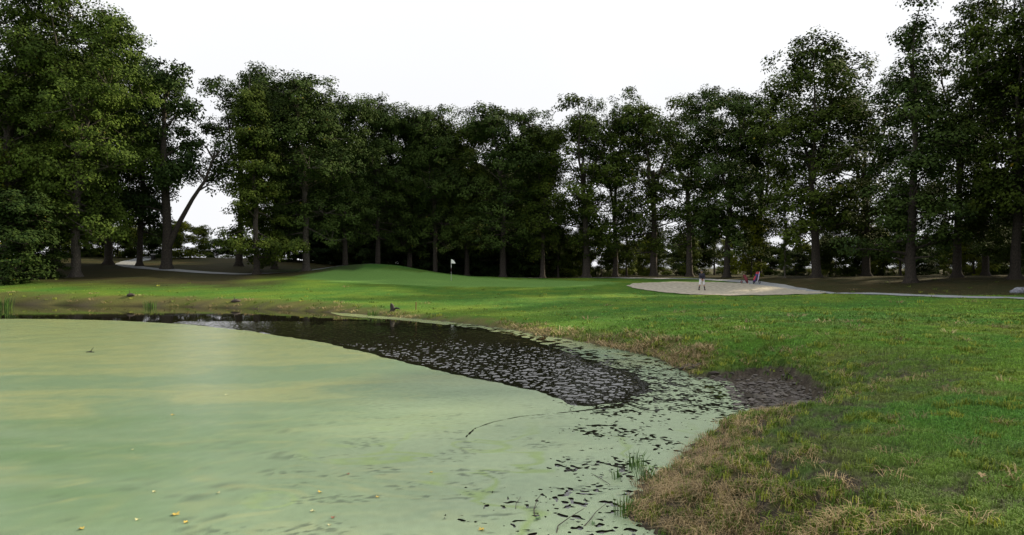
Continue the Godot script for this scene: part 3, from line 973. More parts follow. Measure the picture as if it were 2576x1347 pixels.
	while u2 < 2640.0:
		var uu := u2 + r.randf_range(-20, 20)
		var hh := r.randf_range(3.0, 7.0)
		plant_tree(["young", "shrub"][r.randi() % 2], "shrub", uu, r.randf_range(76, 95), hh, r.randf_range(0.9, 1.3), r.randf() * TAU, placed("low wood shrub" if hh < 4.3 else "wood shrub" if hh < 5.7 else "tall wood shrub", uu, ""), "shrub", "undergrowth behind the right hand path", "bark", 0.3)
		u2 += 30.0
	plant_tree("young", "sun_tinted_shrub", 1890, 80, 7.5, 1.0, 0.4, "shrub tinted sunlit yellow green behind the red golf bag", "shrub", "")
	plant_tree("young", "sun_tinted_shrub", 1735, 92, 5.5, 0.9, 1.4, "shrub tinted sunlit yellow green left of the golfer", "shrub", "")

const MARKS := [[870, "the left shoulder of the mound"], [950, "the crest of the mound"], [1040, "the right shoulder of the mound"], [1138, "the flag"], [1265, "the dome topped tree"], [1365, "the straight black trunk in the middle"], [1475, "the thin topped tree left of the sky notch"], [1580, "the bright sky notch"], [1640, "the airy tree right of the sky notch"], [1735, "the slim trunk left of the person"], [1766, "the person in the bunker"], [1828, "the stout grey trunk"], [1874, "the left push cart"], [1903, "the navy golf bag"], [1975, "the pale reddish trunk"], [2055, "the big broad tree"], [2180, "the airy tree beside the big broad tree"], [2292, "the very tall pointed tree"], [2408, "the tall bare straight trunk"], [2480, "the dark slim trunk by the path"], [2555, "the huge right edge tree"], [2640, "the grey boulder"]]
var told := {}
func placed(look: String, u: float, row: String) -> String:
	var best: Array = MARKS[0]
	for m in MARKS:
		if absf(m[0] - u) < absf(best[0] - u): best = m
	var where := "straight behind" if absf(best[0] - u) < 9.0 else "behind and left of" if u < best[0] else "behind and right of"
	return "%s %s %s%s" % [look, where, best[1], row]

func lean_tree() -> void:
	var at := P(418, 72)
	var o := thing("leaning_tree", at, "dark two trunked tree by the path bend, one trunk leaning right into the sky gap", "tree", "trees at the far left beyond the pond")
	var mb := MB.new()
	mb.tube([Vector3(0, -0.6, 0), Vector3(0, 0, 0), Vector3(0.02, 0.6, 0), Vector3(0.1, 4, 0), Vector3(0, 8, 0.2), Vector3(-0.2, 12, 0.3), Vector3(-0.1, 17, 0.2), Vector3(0, 21, 0)], [0.95, 0.75, 0.55, 0.46, 0.4, 0.3, 0.18, 0.04], 10)
	mb.tube([Vector3(0.05, 1.8, 0.1), Vector3(0.7, 3.2, 0.2), Vector3(1.5, 5.0, 0.2), Vector3(2.9, 7.4, 0.3), Vector3(4.2, 9.4, 0.2), Vector3(5.0, 11.6, 0.2), Vector3(5.3, 13.5, 0.1)], [0.34, 0.3, 0.25, 0.2, 0.16, 0.1, 0.03], 8)
	var tips := []
	for q in [[0, 9, 0, 2.5, 2, 1], [0, 10, 0, -3, 2, 1], [0, 12, 0, 2.0, 2, -2], [0, 13, 0, -2, 2.5, 2], [0, 15, 0, 2.4, 2, 0.5], [0, 16, 0, -2.2, 2, -1], [0, 18, 0, 1.2, 2.5, 1], [0, 18, 0, -1.2, 2.3, 0], [4.2, 9.4, 0.2, -1.6, 1.5, 0.6], [3.4, 8.2, 0.3, 2.4, 0.7, 0.4], [5, 11.6, 0.2, 1.3, 1.2, -0.3], [0, 6, 0, -3.2, 0.6, 1.4], [0, 7, 0, 1.6, 2.6, 2.2], [5, 11.6, 0.2, -1.2, 1.8, 0.3]]:
		var a := Vector3(q[0], q[1], q[2])
		var b := a + Vector3(q[3], q[4], q[5])
		mb.tube([a, a.lerp(b, 0.5) + Vector3(0, 0.25, 0), b], [0.13, 0.08, 0.025], 5, Color.WHITE, false)
		tips.append(b); tips.append(a.lerp(b, 0.65))
	part("trunk", mb.mesh(), M.bark, o)
	var r := RandomNumberGenerator.new()
	r.seed = 5
	var cr := MB.new()
	for q in tips:
		var on_lean: bool = q.x > 3.0
		for s in (1 if on_lean else 5):
			var c: Vector3 = q + Vector3(r.randf_range(-1.4, 1.4), r.randf_range(-0.8, 1.0), r.randf_range(-1.4, 1.4)) * (0.5 if on_lean else 1.0)
			var tone := r.randf()
			for k in (34 if on_lean else 95):
				var d := Vector3(r.randfn(), r.randfn(), r.randfn()).normalized()
				var n := (d * 0.5 + Vector3(r.randf_range(-1, 1), r.randf_range(0, 1), r.randf_range(-1, 1))).normalized()
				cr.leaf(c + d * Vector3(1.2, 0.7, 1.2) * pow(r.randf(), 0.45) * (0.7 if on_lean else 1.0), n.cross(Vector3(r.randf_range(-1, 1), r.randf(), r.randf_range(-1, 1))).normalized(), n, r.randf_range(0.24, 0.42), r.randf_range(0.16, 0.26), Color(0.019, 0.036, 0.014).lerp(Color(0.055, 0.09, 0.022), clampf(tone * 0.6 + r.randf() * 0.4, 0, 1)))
	part("crown", cr.mesh(), M.leaf, o)

# ---------------------------------------------------------------- grass
func tuft(blades: int, hgt: float, wide: float, spread_r: float, flop: float, sd_: int, least := 0.3) -> ArrayMesh:
	var r := RandomNumberGenerator.new()
	r.seed = sd_
	var mb := MB.new()
	for k in blades:
		var az := r.randf() * TAU
		var o := Vector3(cos(az * 3.1), 0, sin(az * 3.1)) * spread_r * sqrt(r.randf())
		var h := hgt * r.randf_range(0.55, 1.15)
		var f := flop * r.randf_range(least, 1.0)
		var d := Vector3(cos(az), 0, sin(az))
		var s := Vector3(-sin(az), 0, cos(az)) * wide * 0.5
		var a := o - Vector3(0, 0.015, 0)
		var b := o + d * (h * f * 0.35) + Vector3(0, h * (0.62 - 0.38 * f), 0)
		var e := o + d * (h * f) + Vector3(0, h * (1.0 - 0.86 * f), 0)
		mb.face(a - s, b - s * 0.8, b + s * 0.8)
		mb.face(a - s, b + s * 0.8, a + s)
		mb.face(b - s * 0.8, e, b + s * 0.8)
	return mb.mesh()

func scatter(called: String, mesh: Mesh, xf: Array, cols: Array, label: String, category: String) -> void:
	var mm := MultiMesh.new()
	mm.transform_format = MultiMesh.TRANSFORM_3D
	mm.use_colors = true
	mm.mesh = mesh
	mm.instance_count = xf.size()
	for k in xf.size():
		mm.set_instance_transform(k, xf[k])
		mm.set_instance_color(k, cols[k])
	var o := MultiMeshInstance3D.new()
	o.name = numbered(called)
	o.multimesh = mm
	o.material_override = M.grass
	add_child(o)
	tag(o, label, category, "", "stuff")
	print(called, " ", xf.size())

func grass() -> void:
	var r := RandomNumberGenerator.new()
	r.seed = 404
	var X := [[], [], []]
	var C := [[], [], []]
	var d := 4.0
	while d < 60.0:
		var step := 0.042 + 0.0075 * maxf(d - 5.0, 0.0) + 0.0003 * d * d * smoothstep(16.0, 30.0, d)
		var half := d * 0.78 + 0.8
		var x := -half
		while x < half:
			var px := x + r.randf_range(-0.5, 0.5) * step
			var pz := -(d + r.randf_range(-0.5, 0.5) * step)
			x += step
			if px < -0.5 and d < 33.0: continue
			var y := ty(px, pz)
			if y < 0.012: continue
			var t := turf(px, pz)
			var straw: float = t[1]
			var bare: float = t[2]
			if r.randf() < bare * 0.85: continue
			if t[3] < 0.0: continue
			var size := clampf(step / 0.07, 1.0, 3.4)
			var col: Color = t[0]
			var kind := 0
			var vert := 1.0
			if r.randf() < straw * 0.54 + 0.003:
				kind = 2
				col = Color(0.29, 0.21, 0.1).lerp(Color(0.66, 0.49, 0.25), r.randf() * r.randf()).lerp(Color(0.085, 0.065, 0.035), r.randf() * r.randf())
			elif straw > 0.12 or nz.get_noise_2d(px * 1.3 + 500, pz * 1.3) > 0.38:
				kind = 1
				col = Color(0.08, 0.15, 0.018).lerp(Color(0.36, 0.38, 0.045), r.randf() * r.randf())
				vert = r.randf_range(0.5, 1.1)
			else:
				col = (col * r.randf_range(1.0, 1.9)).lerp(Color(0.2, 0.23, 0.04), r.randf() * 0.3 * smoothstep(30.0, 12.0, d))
				vert = r.randf_range(0.7, 1.2)
			if t[3] > 0.02 and t[3] < 0.4 and Vector2(px - 5.9, pz + 12.9).length() < 3.4 and r.randf() < 0.75:
				kind = 1
				col = Color(0.05, 0.105, 0.016).lerp(Color(0.15, 0.18, 0.03), r.randf() * r.randf())
				vert = r.randf_range(0.6, 1.2)
			var vs := vert * lerpf(1.0, size, 0.35)
			X[kind].append(Transform3D(Basis(Vector3.UP, r.randf() * TAU) * Basis.from_scale(Vector3(size, vs, size)), Vector3(px, y, pz)))
			C[kind].append(col)
		d += step
	scatter("lawn_grass", tuft(15, 0.042, 0.006, 0.08, 0.8, 1), X[0], C[0], "short green lawn grass around the pond", "grass")
	scatter("rough_grass", tuft(14, 0.12, 0.008, 0.06, 0.7, 2), X[1], C[1], "longer green rough grass mixed into the bank", "grass")
	scatter("dead_grass", tuft(18, 0.22, 0.006, 0.1, 1.0, 3, 0.75), X[2], C[2], "tan dead grass lying along the pond bank", "grass")

# ---------------------------------------------------------------- small things
func nets(mb: MB, bones: Array, cell: float, k: float, col := Color.WHITE) -> void:
	# tapered capsules joined by a smooth minimum and meshed as surface nets
	var lo := Vector3.ONE * 1e9
	var hi := -lo
	for b in bones:
		for e in 2:
			var r: Vector3 = Vector3.ONE * (b[2 + e] + 2.5 * k + 2.0 * cell)
			lo = lo.min(b[e] - r); hi = hi.max(b[e] + r)
	var nx := int((hi.x - lo.x) / cell) + 2
	var ny := int((hi.y - lo.y) / cell) + 2
	var nzz := int((hi.z - lo.z) / cell) + 2
	var F := PackedFloat32Array()
	F.resize(nx * ny * nzz)
	F.fill(1.0)
	for b in bones:
		var A: Vector3 = b[0]
		var B: Vector3 = b[1]
		var ra: float = b[2]
		var rb: float = b[3]
		var m := maxf(ra, rb) + 2.5 * k + 2.0 * cell
		var i0 := ((A.min(B) - Vector3.ONE * m - lo) / cell).floor()
		var i1 := ((A.max(B) + Vector3.ONE * m - lo) / cell).ceil()
		var ab := B - A
		var l2 := maxf(ab.length_squared(), 1e-9)
		for z in range(maxi(0, int(i0.z)), mini(nzz, int(i1.z))):
			for y in range(maxi(0, int(i0.y)), mini(ny, int(i1.y))):
				for x in range(maxi(0, int(i0.x)), mini(nx, int(i1.x))):
					var p := lo + Vector3(x, y, z) * cell
					var t := clampf((p - A).dot(ab) / l2, 0.0, 1.0)
					var d := (p - A - ab * t).length() - lerpf(ra, rb, t)
					var at := (z * ny + y) * nx + x
					var f := F[at]
					var h := maxf(k - absf(f - d), 0.0) / k
					F[at] = minf(f, d) - h * h * k * 0.25
	var id := {}
	for z in nzz - 1:
		for y in ny - 1:
			for x in nx - 1:
				var at := (z * ny + y) * nx + x
				var s := PackedFloat32Array()
				var neg := 0
				for c in 8:
					var f := F[at + (c & 1) + ((c >> 1) & 1) * nx + (c >> 2) * nx * ny]
					s.append(f)
					if f < 0.0: neg += 1
				if neg == 0 or neg == 8: continue
				var sum := Vector3.ZERO
				var cnt := 0
				for e in [[0, 1], [2, 3], [4, 5], [6, 7], [0, 2], [1, 3], [4, 6], [5, 7], [0, 4], [1, 5], [2, 6], [3, 7]]:
					var f0 := s[e[0]]
					var f1 := s[e[1]]
					if (f0 < 0.0) == (f1 < 0.0): continue
					var t := f0 / (f0 - f1)
					var p0 := Vector3(e[0] & 1, (e[0] >> 1) & 1, e[0] >> 2)
					var p1 := Vector3(e[1] & 1, (e[1] >> 1) & 1, e[1] >> 2)
					sum += p0.lerp(p1, t); cnt += 1
				var g := Vector3(s[1] + s[3] + s[5] + s[7] - s[0] - s[2] - s[4] - s[6], s[2] + s[3] + s[6] + s[7] - s[0] - s[1] - s[4] - s[5], s[4] + s[5] + s[6] + s[7] - s[0] - s[1] - s[2] - s[3])
				id[at] = mb.vert(lo + (Vector3(x, y, z) + sum / cnt) * cell, g.normalized(), col)
	for at in id:
		var strides := [1, nx, nx * ny]
		for a in 3:
			var f0 := F[at]
			var f1 := F[at + strides[a]]
			if (f0 < 0.0) == (f1 < 0.0): continue
			var u: int = strides[(a + 1) % 3]
			var w: int = strides[(a + 2) % 3]
			if not (id.has(at - u) and id.has(at - w) and id.has(at - u - w)): continue
			var q := [id[at], id[at - u], id[at - u - w], id[at - w]]
			if f0 < 0.0:
				mb.tri(q[0], q[3], q[2]); mb.tri(q[0], q[2], q[1])
			else:
				mb.tri(q[0], q[1], q[2]); mb.tri(q[0], q[2], q[3])

func golfer() -> void:
	var o := thing("person", P(1766, 60.7) + Vector3(0, 0.05, 0), "person in navy top and white shorts standing in the sand bunker", "person")
	var skin := Color(0.42, 0.25, 0.17)
	var V := func(x, y, z): return Vector3(x, y, z)
	var mb := MB.new()
	var sh := [V.call(-0.18, 1.42, 0.0), V.call(0.18, 1.42, 0.0)]
	var el := [V.call(-0.25, 1.16, 0.08), V.call(0.24, 1.15, 0.09)]
	var wr := [V.call(-0.09, 0.97, 0.28), V.call(0.03, 0.93, 0.3)]
	var hip := [V.call(-0.1, 0.92, 0), V.call(0.1, 0.92, 0)]
	var kn := [V.call(-0.19, 0.5, 0.04), V.call(0.18, 0.5, 0.05)]
	var an := [V.call(-0.25, 0.09, -0.02), V.call(0.25, 0.09, 0.0)]
	var bones := [[V.call(0, 0.98, 0), V.call(0, 1.2, 0.01), 0.135, 0.13], [V.call(-0.06, 1.3, 0.02), V.call(0.06, 1.3, 0.02), 0.13, 0.13], [V.call(0, 1.42, 0), V.call(-0.02, 1.56, 0.04), 0.06, 0.055], [V.call(-0.03, 1.62, 0.07), V.call(-0.035, 1.67, 0.04), 0.082, 0.095]]
	for k in 2:
		bones.append_array([[V.call(0, 1.4, 0), sh[k], 0.085, 0.065], [sh[k], el[k], 0.052, 0.042], [el[k], wr[k], 0.042, 0.028], [V.call(0, 0.95, 0), hip[k], 0.11, 0.1], [hip[k], kn[k], 0.088, 0.058], [kn[k], an[k], 0.058, 0.036], [an[k], an[k] + V.call(0, -0.05, 0.15), 0.04, 0.03]])
	nets(mb, bones, 0.02, 0.03, skin)
	# hands closed round the grip, five fingers each
	for k in 2:
		var w: Vector3 = wr[k]
		var sg := -1.0 if k == 0 else 1.0
		var hb_ := [[w, w + V.call(-0.25 * sg * 0.1, -0.07, 0.04), 0.026, 0.032]]
		for f in 4:
			var b: Vector3 = w + V.call(0.02 * sg - 0.006 * f * sg, -0.06 - 0.021 * f, 0.06)
			var tip: Vector3 = b + V.call(-0.045 * sg, -0.01, 0.02 - 0.006 * absf(f - 1.5))
			hb_.append([b, tip, 0.01, 0.009]); hb_.append([tip, tip + V.call(-0.012 * sg, 0.002, -0.03), 0.009, 0.008])
		hb_.append([w + V.call(-0.015 * sg, -0.03, 0.04), w + V.call(-0.04 * sg, -0.09, 0.06), 0.012, 0.009])
		nets(mb, hb_, 0.006, 0.008, skin)
	# nose and ears
	nets(mb, [[V.call(-0.03, 1.645, 0.14), V.call(-0.03, 1.615, 0.165), 0.01, 0.014]], 0.008, 0.01, skin)
	for sgn in [-1, 1]:
		nets(mb, [[V.call(-0.03 + sgn * 0.092, 1.65, 0.05), V.call(-0.03 + sgn * 0.09, 1.615, 0.05), 0.018, 0.012]], 0.008, 0.01, skin)
	part("body", mb.mesh(), M.plain, o)
	for sgn in [-1, 1]:
		var e := MB.new()
		e.ball(V.call(-0.03 + sgn * 0.033, 1.645, 0.142), Vector3(0.013, 0.009, 0.01), Color(0.03, 0.025, 0.02))
		part("eye", e.mesh(), M.plain, o)
	var mo := MB.new()
	mo.ball(V.call(-0.03, 1.575, 0.148), Vector3(0.025, 0.006, 0.008), Color(0.25, 0.09, 0.08))
	part("mouth", mo.mesh(), M.plain, o)
	var t := MB.new()
	var top := [[V.call(0, 0.95, 0), V.call(0, 1.2, 0.01), 0.155, 0.15], [V.call(-0.06, 1.3, 0.02), V.call(0.06, 1.3, 0.02), 0.15, 0.15], [V.call(0, 1.42, 0), V.call(0, 1.47, 0.01), 0.075, 0.07]]
	for k in 2:
		top.append_array([[V.call(0, 1.41, 0), sh[k], 0.1, 0.082], [sh[k], el[k], 0.072, 0.064], [el[k], (el[k] as Vector3).lerp(wr[k], 0.6), 0.06, 0.046]])
	nets(t, top, 0.02, 0.03, Color(0.012, 0.014, 0.03))
	part("navy_top", t.mesh(), M.plain, o)
	var s := MB.new()
	var sb_ := []
	for k in 2:
		sb_.append_array([[V.call(0, 0.93, 0), hip[k], 0.135, 0.125], [hip[k], (hip[k] as Vector3).lerp(kn[k], 0.88), 0.118, 0.098]])
	nets(s, sb_, 0.02, 0.02, Color(0.72, 0.72, 0.75))
	part("white_shorts", s.mesh(), M.plain, o)
	for k in 2:
		var so := MB.new()
		nets(so, [[an[k], (an[k] as Vector3).lerp(kn[k], 0.55), 0.045, 0.062]], 0.014, 0.01, Color(0.03, 0.03, 0.035))
		part("sock", so.mesh(), M.plain, o)
		var f := MB.new()
		nets(f, [[an[k] + V.call(0, -0.035, -0.04), an[k] + V.call(0, -0.045, 0.17), 0.055, 0.045]], 0.014, 0.01, Color(0.012, 0.012, 0.012))
		part("shoe", f.mesh(), M.plain, o)
	var c := MB.new()
	nets(c, [[V.call(-0.033, 1.68, 0.03), V.call(-0.035, 1.7, 0.05), 0.103, 0.098]], 0.014, 0.01, Color(0.09, 0.085, 0.085))
	c.ball(V.call(-0.032, 1.69, 0.16), Vector3(0.07, 0.01, 0.07), Color(0.09, 0.085, 0.085))
	part("cap", c.mesh(), M.plain, o)
	var g := thing("golf_club", o.position, "golf club held by the person in the bunker, head in the sand", "golf club")
	var cm := MB.new()
	cm.tube([V.call(-0.05, 0.99, 0.3), V.call(-0.03, 0.72, 0.37)], [0.014, 0.013], 6, Color(0.02, 0.02, 0.02))
	part("grip", cm.mesh(), M.plain, g)
	var c2 := MB.new()
	c2.tube([V.call(-0.03, 0.72, 0.37), V.call(0.03, 0.03, 0.56)], [0.007, 0.006], 6, Color(0.5, 0.5, 0.5))
	part("shaft", c2.mesh(), M.glossy, g)
	var c3 := MB.new()
	c3.tube([V.call(0.03, 0.03, 0.56), V.call(0.0, 0.02, 0.57), V.call(-0.07, 0.035, 0.58)], [0.01, 0.018, 0.024], 6, Color(0.45, 0.45, 0.46))
	part("club_head", c3.mesh(), M.glossy, g)

func push_cart(at: Vector3, turn: float, col: Color, label: String) -> void:
	var o := thing("golf_push_cart", at, label, "push cart", "")
	o.rotation.y = turn
	var f := MB.new()
	f.tube([Vector3(0, 0.12, 0.36), Vector3(0, 0.3, 0.15), Vector3(0, 0.62, -0.12), Vector3(0, 0.8, -0.28)], [0.022, 0.024, 0.022, 0.02], 6, Color(0.02, 0.02, 0.022))
	f.tube([Vector3(-0.3, 0.15, -0.06), Vector3(-0.05, 0.36, 0.08), Vector3(0.05, 0.36, 0.08), Vector3(0.3, 0.15, -0.06)], [0.016, 0.018, 0.018, 0.016], 6, Color(0.02, 0.02, 0.022))
	f.tube([Vector3(-0.1, 0.28, 0.2), Vector3(0.1, 0.28, 0.2)], [0.02, 0.02], 6, Color(0.02, 0.02, 0.022))
	part("frame", f.mesh(), M.glossy, o)
	var h := MB.new()
	h.tube([Vector3(0, 0.8, -0.28), Vector3(0, 0.98, -0.38)], [0.018, 0.018], 6, Color(0.03, 0.03, 0.03))
	h.tube([Vector3(-0.15, 1.0, -0.39), Vector3(0, 0.98, -0.38), Vector3(0.15, 1.0, -0.39)], [0.02, 0.02, 0.02], 6, Color(0.03, 0.03, 0.03))
	part("handle", h.mesh(), M.plain, o)
	for q in [[-0.32, 0.15, -0.06, 0.15], [0.32, 0.15, -0.06, 0.15], [0.0, 0.12, 0.37, 0.12]]:
		var w := Node3D.new()
		w.name = "wheel"
		w.position = Vector3(q[0], q[1], q[2])
		o.add_child(w, true)
		var ring := []
		var rad := []
		for k in 17:
			var a := TAU * k / 16.0
			ring.append(Vector3(0, cos(a), sin(a)) * (q[3] - 0.022)); rad.append(0.022)
		var ty_ := MB.new()
		ty_.tube(ring, rad, 6, Color(0.012, 0.012, 0.012), false)
		part("tyre", ty_.mesh(), M.plain, w)
		var rim := MB.new()
		rim.tube([Vector3(-0.02, 0, 0), Vector3(0.02, 0, 0)], [0.035, 0.035], 10, col)
		for k in 5:
			var a := TAU * k / 5.0
			rim.tube([Vector3.ZERO, Vector3(0, cos(a), sin(a)) * (q[3] - 0.03)], [0.014, 0.012], 5, col)
		part("rim", rim.mesh(), M.glossy, w)

func golf_bag(at: Vector3, turn: float, body: Color, topc: Color, tall: float, label: String) -> void:
	var o := thing("golf_bag", at, label, "golf bag", "")
	o.rotation.y = turn
	var ax := Vector3(0, 0.83, -0.5).normalized()
	var b0 := Vector3(0, 0.2, 0.3)
	var b := MB.new()
	b.tube([b0, b0 + ax * 0.03, b0 + ax * 0.4 * tall, b0 + ax * 0.72 * tall], [0.1, 0.12, 0.125, 0.135], 12, body)
	part("bag_body", b.mesh(), M.plain, o)
	var c := MB.new()
	c.tube([b0 + ax * 0.72 * tall, b0 + ax * 0.74 * tall, b0 + ax * 0.8 * tall], [0.14, 0.148, 0.14], 12, topc)
	part("collar", c.mesh(), M.plain, o)
	var p := MB.new()
	nets(p, [[b0 + ax * 0.14 + Vector3(0, 0.06, 0.1), b0 + ax * 0.42 * tall + Vector3(0, 0.06, 0.1), 0.07, 0.075]], 0.02, 0.02, topc)
	part("pocket", p.mesh(), M.plain, o)
	var st := MB.new()
	st.tube([b0 + ax * 0.15 + Vector3(0.12, 0, 0), b0 + ax * 0.4 * tall + Vector3(0.22, 0.02, 0), b0 + ax * 0.68 * tall + Vector3(0.13, 0, 0)], [0.018, 0.025, 0.018], 6, Color(0.03, 0.03, 0.03))
	part("strap", st.mesh(), M.plain, o)
	for k in 4:
		var x := Vector3((k - 1.5) * 0.055, 0, 0.03 * sin(k * 2.0))
		var h := MB.new()
		nets(h, [[b0 + ax * 0.8 * tall + x, b0 + ax * (0.93 + 0.035 * sin(k * 1.7)) * tall + x * 1.5, 0.03, 0.05]], 0.014, 0.01, topc.lerp(Color(0.04, 0.04, 0.05), 0.7 if k == 1 else 0.0))
		part("head_cover", h.mesh(), M.plain, o)

func leaf_shape(r: float, lobes: int, seed_: int) -> ArrayMesh:
	var g := RandomNumberGenerator.new()
	g.seed = seed_
	var mb := MB.new()
	var n := lobes * 4
	var rim := []
	for k in n:
		var a := TAU * k / n
		var l := r * (0.45 + 0.55 * pow(absf(cos(a * lobes * 0.5)), 1.5)) * g.randf_range(0.85, 1.1)
		rim.append(Vector3(sin(a) * l, 0.006 + 0.022 * r / 0.05 * pow(l / r, 2.0) * (0.5 + 0.5 * sin(a * 2.0 + seed_)), cos(a) * l * 0.85))
	for k in n:
		mb.face(Vector3(0, 0.004, 0), rim[(k + 1) % n], rim[k])
	mb.tube([Vector3(0, 0.006, r * 0.2), Vector3(r * 0.15, 0.012, r * 1.25)], [0.0016, 0.0012], 4)
	return mb.mesh()

func blades(n: int, h: float, rad: float, w: float, seed_: int, c0: Color, c1: Color) -> ArrayMesh:
	var g := RandomNumberGenerator.new()
	g.seed = seed_
	var mb := MB.new()
	for k in n:
		var az := g.randf() * TAU
		var o := Vector3(cos(az), 0, sin(az)) * rad * sqrt(g.randf())
		var hh := h * g.randf_range(0.5, 1.1)
		var d := Vector3(cos(az + 0.4), 0, sin(az + 0.4)) * hh * g.randf_range(0.08, 0.5)
		var s := Vector3(-sin(az), 0, cos(az)) * w * 0.5
		var col := c0.lerp(c1, g.randf())
		var m := o + d * 0.35 + Vector3(0, hh * 0.6, 0)
		mb.quad(o - s - Vector3(0, 0.1, 0), m - s * 0.9, m + s * 0.9, o + s - Vector3(0, 0.1, 0), col)
		mb.face(m - s * 0.9, o + d + Vector3(0, hh * 0.92, 0), m + s * 0.9, col)
	return mb.mesh()

func details() -> void:
	var r := RandomNumberGenerator.new()
	r.seed = 31
	# flag on the green
	var fp := P(1135, 70.0)
	var fl := thing("flagstick", fp, "white flag on a banded stick standing on the putting green", "flag")
	for q in [[-0.1, 0.9, Color(0.35, 0.35, 0.34)], [0.9, 1.3, Color(0.05, 0.018, 0.02)], [1.3, 2.2, Color(0.7, 0.7, 0.68)]]:
		var m := MB.new()
		m.tube([Vector3(0, q[0], 0), Vector3(0, q[1], 0)], [0.022, 0.022], 8, q[2])
		part("pole_section", m.mesh(), M.glossy, fl)
	var cloth := MB.new()
	for k in 8:
		var x0 := k / 8.0
		var x1 := (k + 1) / 8.0
		var zz := func(x): return 0.05 * sin(x * 7.0) * x
		var yt := func(x): return 2.19 - 0.36 * x * x
		var yb := func(x): return 1.78 - 0.02 * x
		var a := Vector3(0.02 + x0 * 0.4, yb.call(x0), zz.call(x0))
		var b := Vector3(0.02 + x0 * 0.4, yt.call(x0), zz.call(x0))
		var c := Vector3(0.02 + x1 * 0.4, yt.call(x1), zz.call(x1))
		var d := Vector3(0.02 + x1 * 0.4, yb.call(x1), zz.call(x1))
		cloth.quad(a, b, c, d, Color(0.82, 0.82, 0.8))
		var o := Vector3(0, 0, -0.006)
		cloth.quad(d + o, c + o, b + o, a + o, Color(0.82, 0.82, 0.8))
	part("flag_cloth", cloth.mesh(), M.plain, fl)
	golfer()
	var c1 := P(1874, 65.3) + Vector3(0, 0.03, 0)
	push_cart(c1, 0.35, Color(0.3, 0.03, 0.04), "low push cart with dark wheels on the path, the left of the two")
	golf_bag(c1, 0.35, Color(0.13, 0.015, 0.025), Color(0.16, 0.02, 0.03), 0.75, "dark red golf bag lying low on the left push cart")
	var c2 := P(1903, 64.6) + Vector3(0, 0.03, 0)
	push_cart(c2, -1.0, Color(0.1, 0.1, 0.12), "taller push cart on the path, the right of the two")
	golf_bag(c2, -1.0, Color(0.05, 0.03, 0.13), Color(0.42, 0.03, 0.04), 1.12, "navy golf bag with bright red top on the right push cart")
	var um := thing("folded_umbrella", c2 + Vector3(0.02, 0.1, 0.22), "folded pale lavender umbrella leaning on the navy golf bag", "umbrella")
	var u := MB.new()
	u.tube([Vector3(0, 0.12, 0), Vector3(0.08, 0.3, -0.05), Vector3(0.3, 0.95, -0.3), Vector3(0.33, 1.05, -0.33)], [0.015, 0.05, 0.06, 0.02], 8, Color(0.5, 0.45, 0.62))
	part("canopy", u.mesh(), M.plain, um)
	var u1 := MB.new()
	u1.tube([Vector3(-0.06, -0.05, 0.06), Vector3(0, 0.12, 0)], [0.012, 0.012], 6, Color(0.04, 0.04, 0.05))
	part("handle", u1.mesh(), M.plain, um)
	# litter bin
	var bp := P(385, 90.0)
	var bin := thing("litter_bin", bp, "small black litter bin with a pale lid beside the left path bend", "litter bin")
	var bm := MB.new()
	bm.tube([Vector3(0, -0.1, 0), Vector3(0, 0.05, 0), Vector3(0, 0.62, 0)], [0.26, 0.27, 0.3], 14, Color(0.012, 0.012, 0.012))
	part("bin_body", bm.mesh(), M.plain, bin)
	var bl := MB.new()
	bl.tube([Vector3(0, 0.62, 0), Vector3(0, 0.68, 0), Vector3(0, 0.78, 0)], [0.32, 0.32, 0.2], 14, Color(0.5, 0.5, 0.5))
	part("lid", bl.mesh(), M.plain, bin)
	# boulder at the right edge
	var bo := MB.new()
	for q in [[0, 0.12, 0, 0.5, 0.26, 0.4], [-0.42, 0.06, 0.1, 0.3, 0.17, 0.28]]:
		bo.ball(Vector3(q[0], q[1], q[2]), Vector3(q[3], q[4], q[5]), Color(0.3, 0.31, 0.36), 9, 14, 0.13, r)
	var bn := one("boulder", bo.mesh(), M.rock)
	bn.position = P(2568, 44.0)
	tag(bn, "pale blue grey boulder at the right edge above the path", "boulder")
	# stake and stump on the far bank
	var sm := MB.new()
	sm.tube([Vector3(0, -0.1, 0), Vector3(0.01, 0.42, 0), Vector3(0.01, 0.45, 0)], [0.025, 0.025, 0.012], 6, Color(0.16, 0.05, 0.03))
	var sk := one("marker_stake", sm.mesh(), M.plain)
	sk.position = P(1046, 38.0)
	tag(sk, "thin reddish stake standing on the far bank grass edge", "stake")
	var tm := MB.new()
	tm.tube([Vector3(0, -0.15, 0), Vector3(0.02, 0.1, 0), Vector3(-0.03, 0.3, 0.02), Vector3(-0.08, 0.42, 0)], [0.2, 0.14, 0.11, 0.03], 7, Color(0.03, 0.024, 0.02))
	tm.tube([Vector3(0.05, 0.1, 0), Vector3(0.25, 0.16, 0.02), Vector3(0.42, 0.1, 0)], [0.07, 0.05, 0.02], 6, Color(0.03, 0.024, 0.02))
	var tn := one("tree_stump", tm.mesh(), M.plain)
	tn.position = P(987, 37.2)
	tag(tn, "dark jagged stump at the waterline of the far bank", "stump")
	for q in [[328, 47.6, "dark low root clump on the far bank at left"], [592, 45.0, "small dark stump at the water's edge under the sky gap"]]:
		var m := MB.new()
		m.ball(Vector3(0, 0.05, 0), Vector3(0.3, 0.14, 0.2), Color(0.04, 0.03, 0.022), 6, 9, 0.25, r)
		m.tube([Vector3(-0.05, 0.1, 0), Vector3(-0.1, 0.4, 0)], [0.03, 0.01], 5, Color(0.04, 0.03, 0.022))
		var n := one("tree_stump", m.mesh(), M.plain)
		n.position = P(q[0], q[1])
		tag(n, q[2], "stump")
	# water plants
	var dg := Color(0.03, 0.075, 0.018)
	var lg := Color(0.09, 0.18, 0.025)
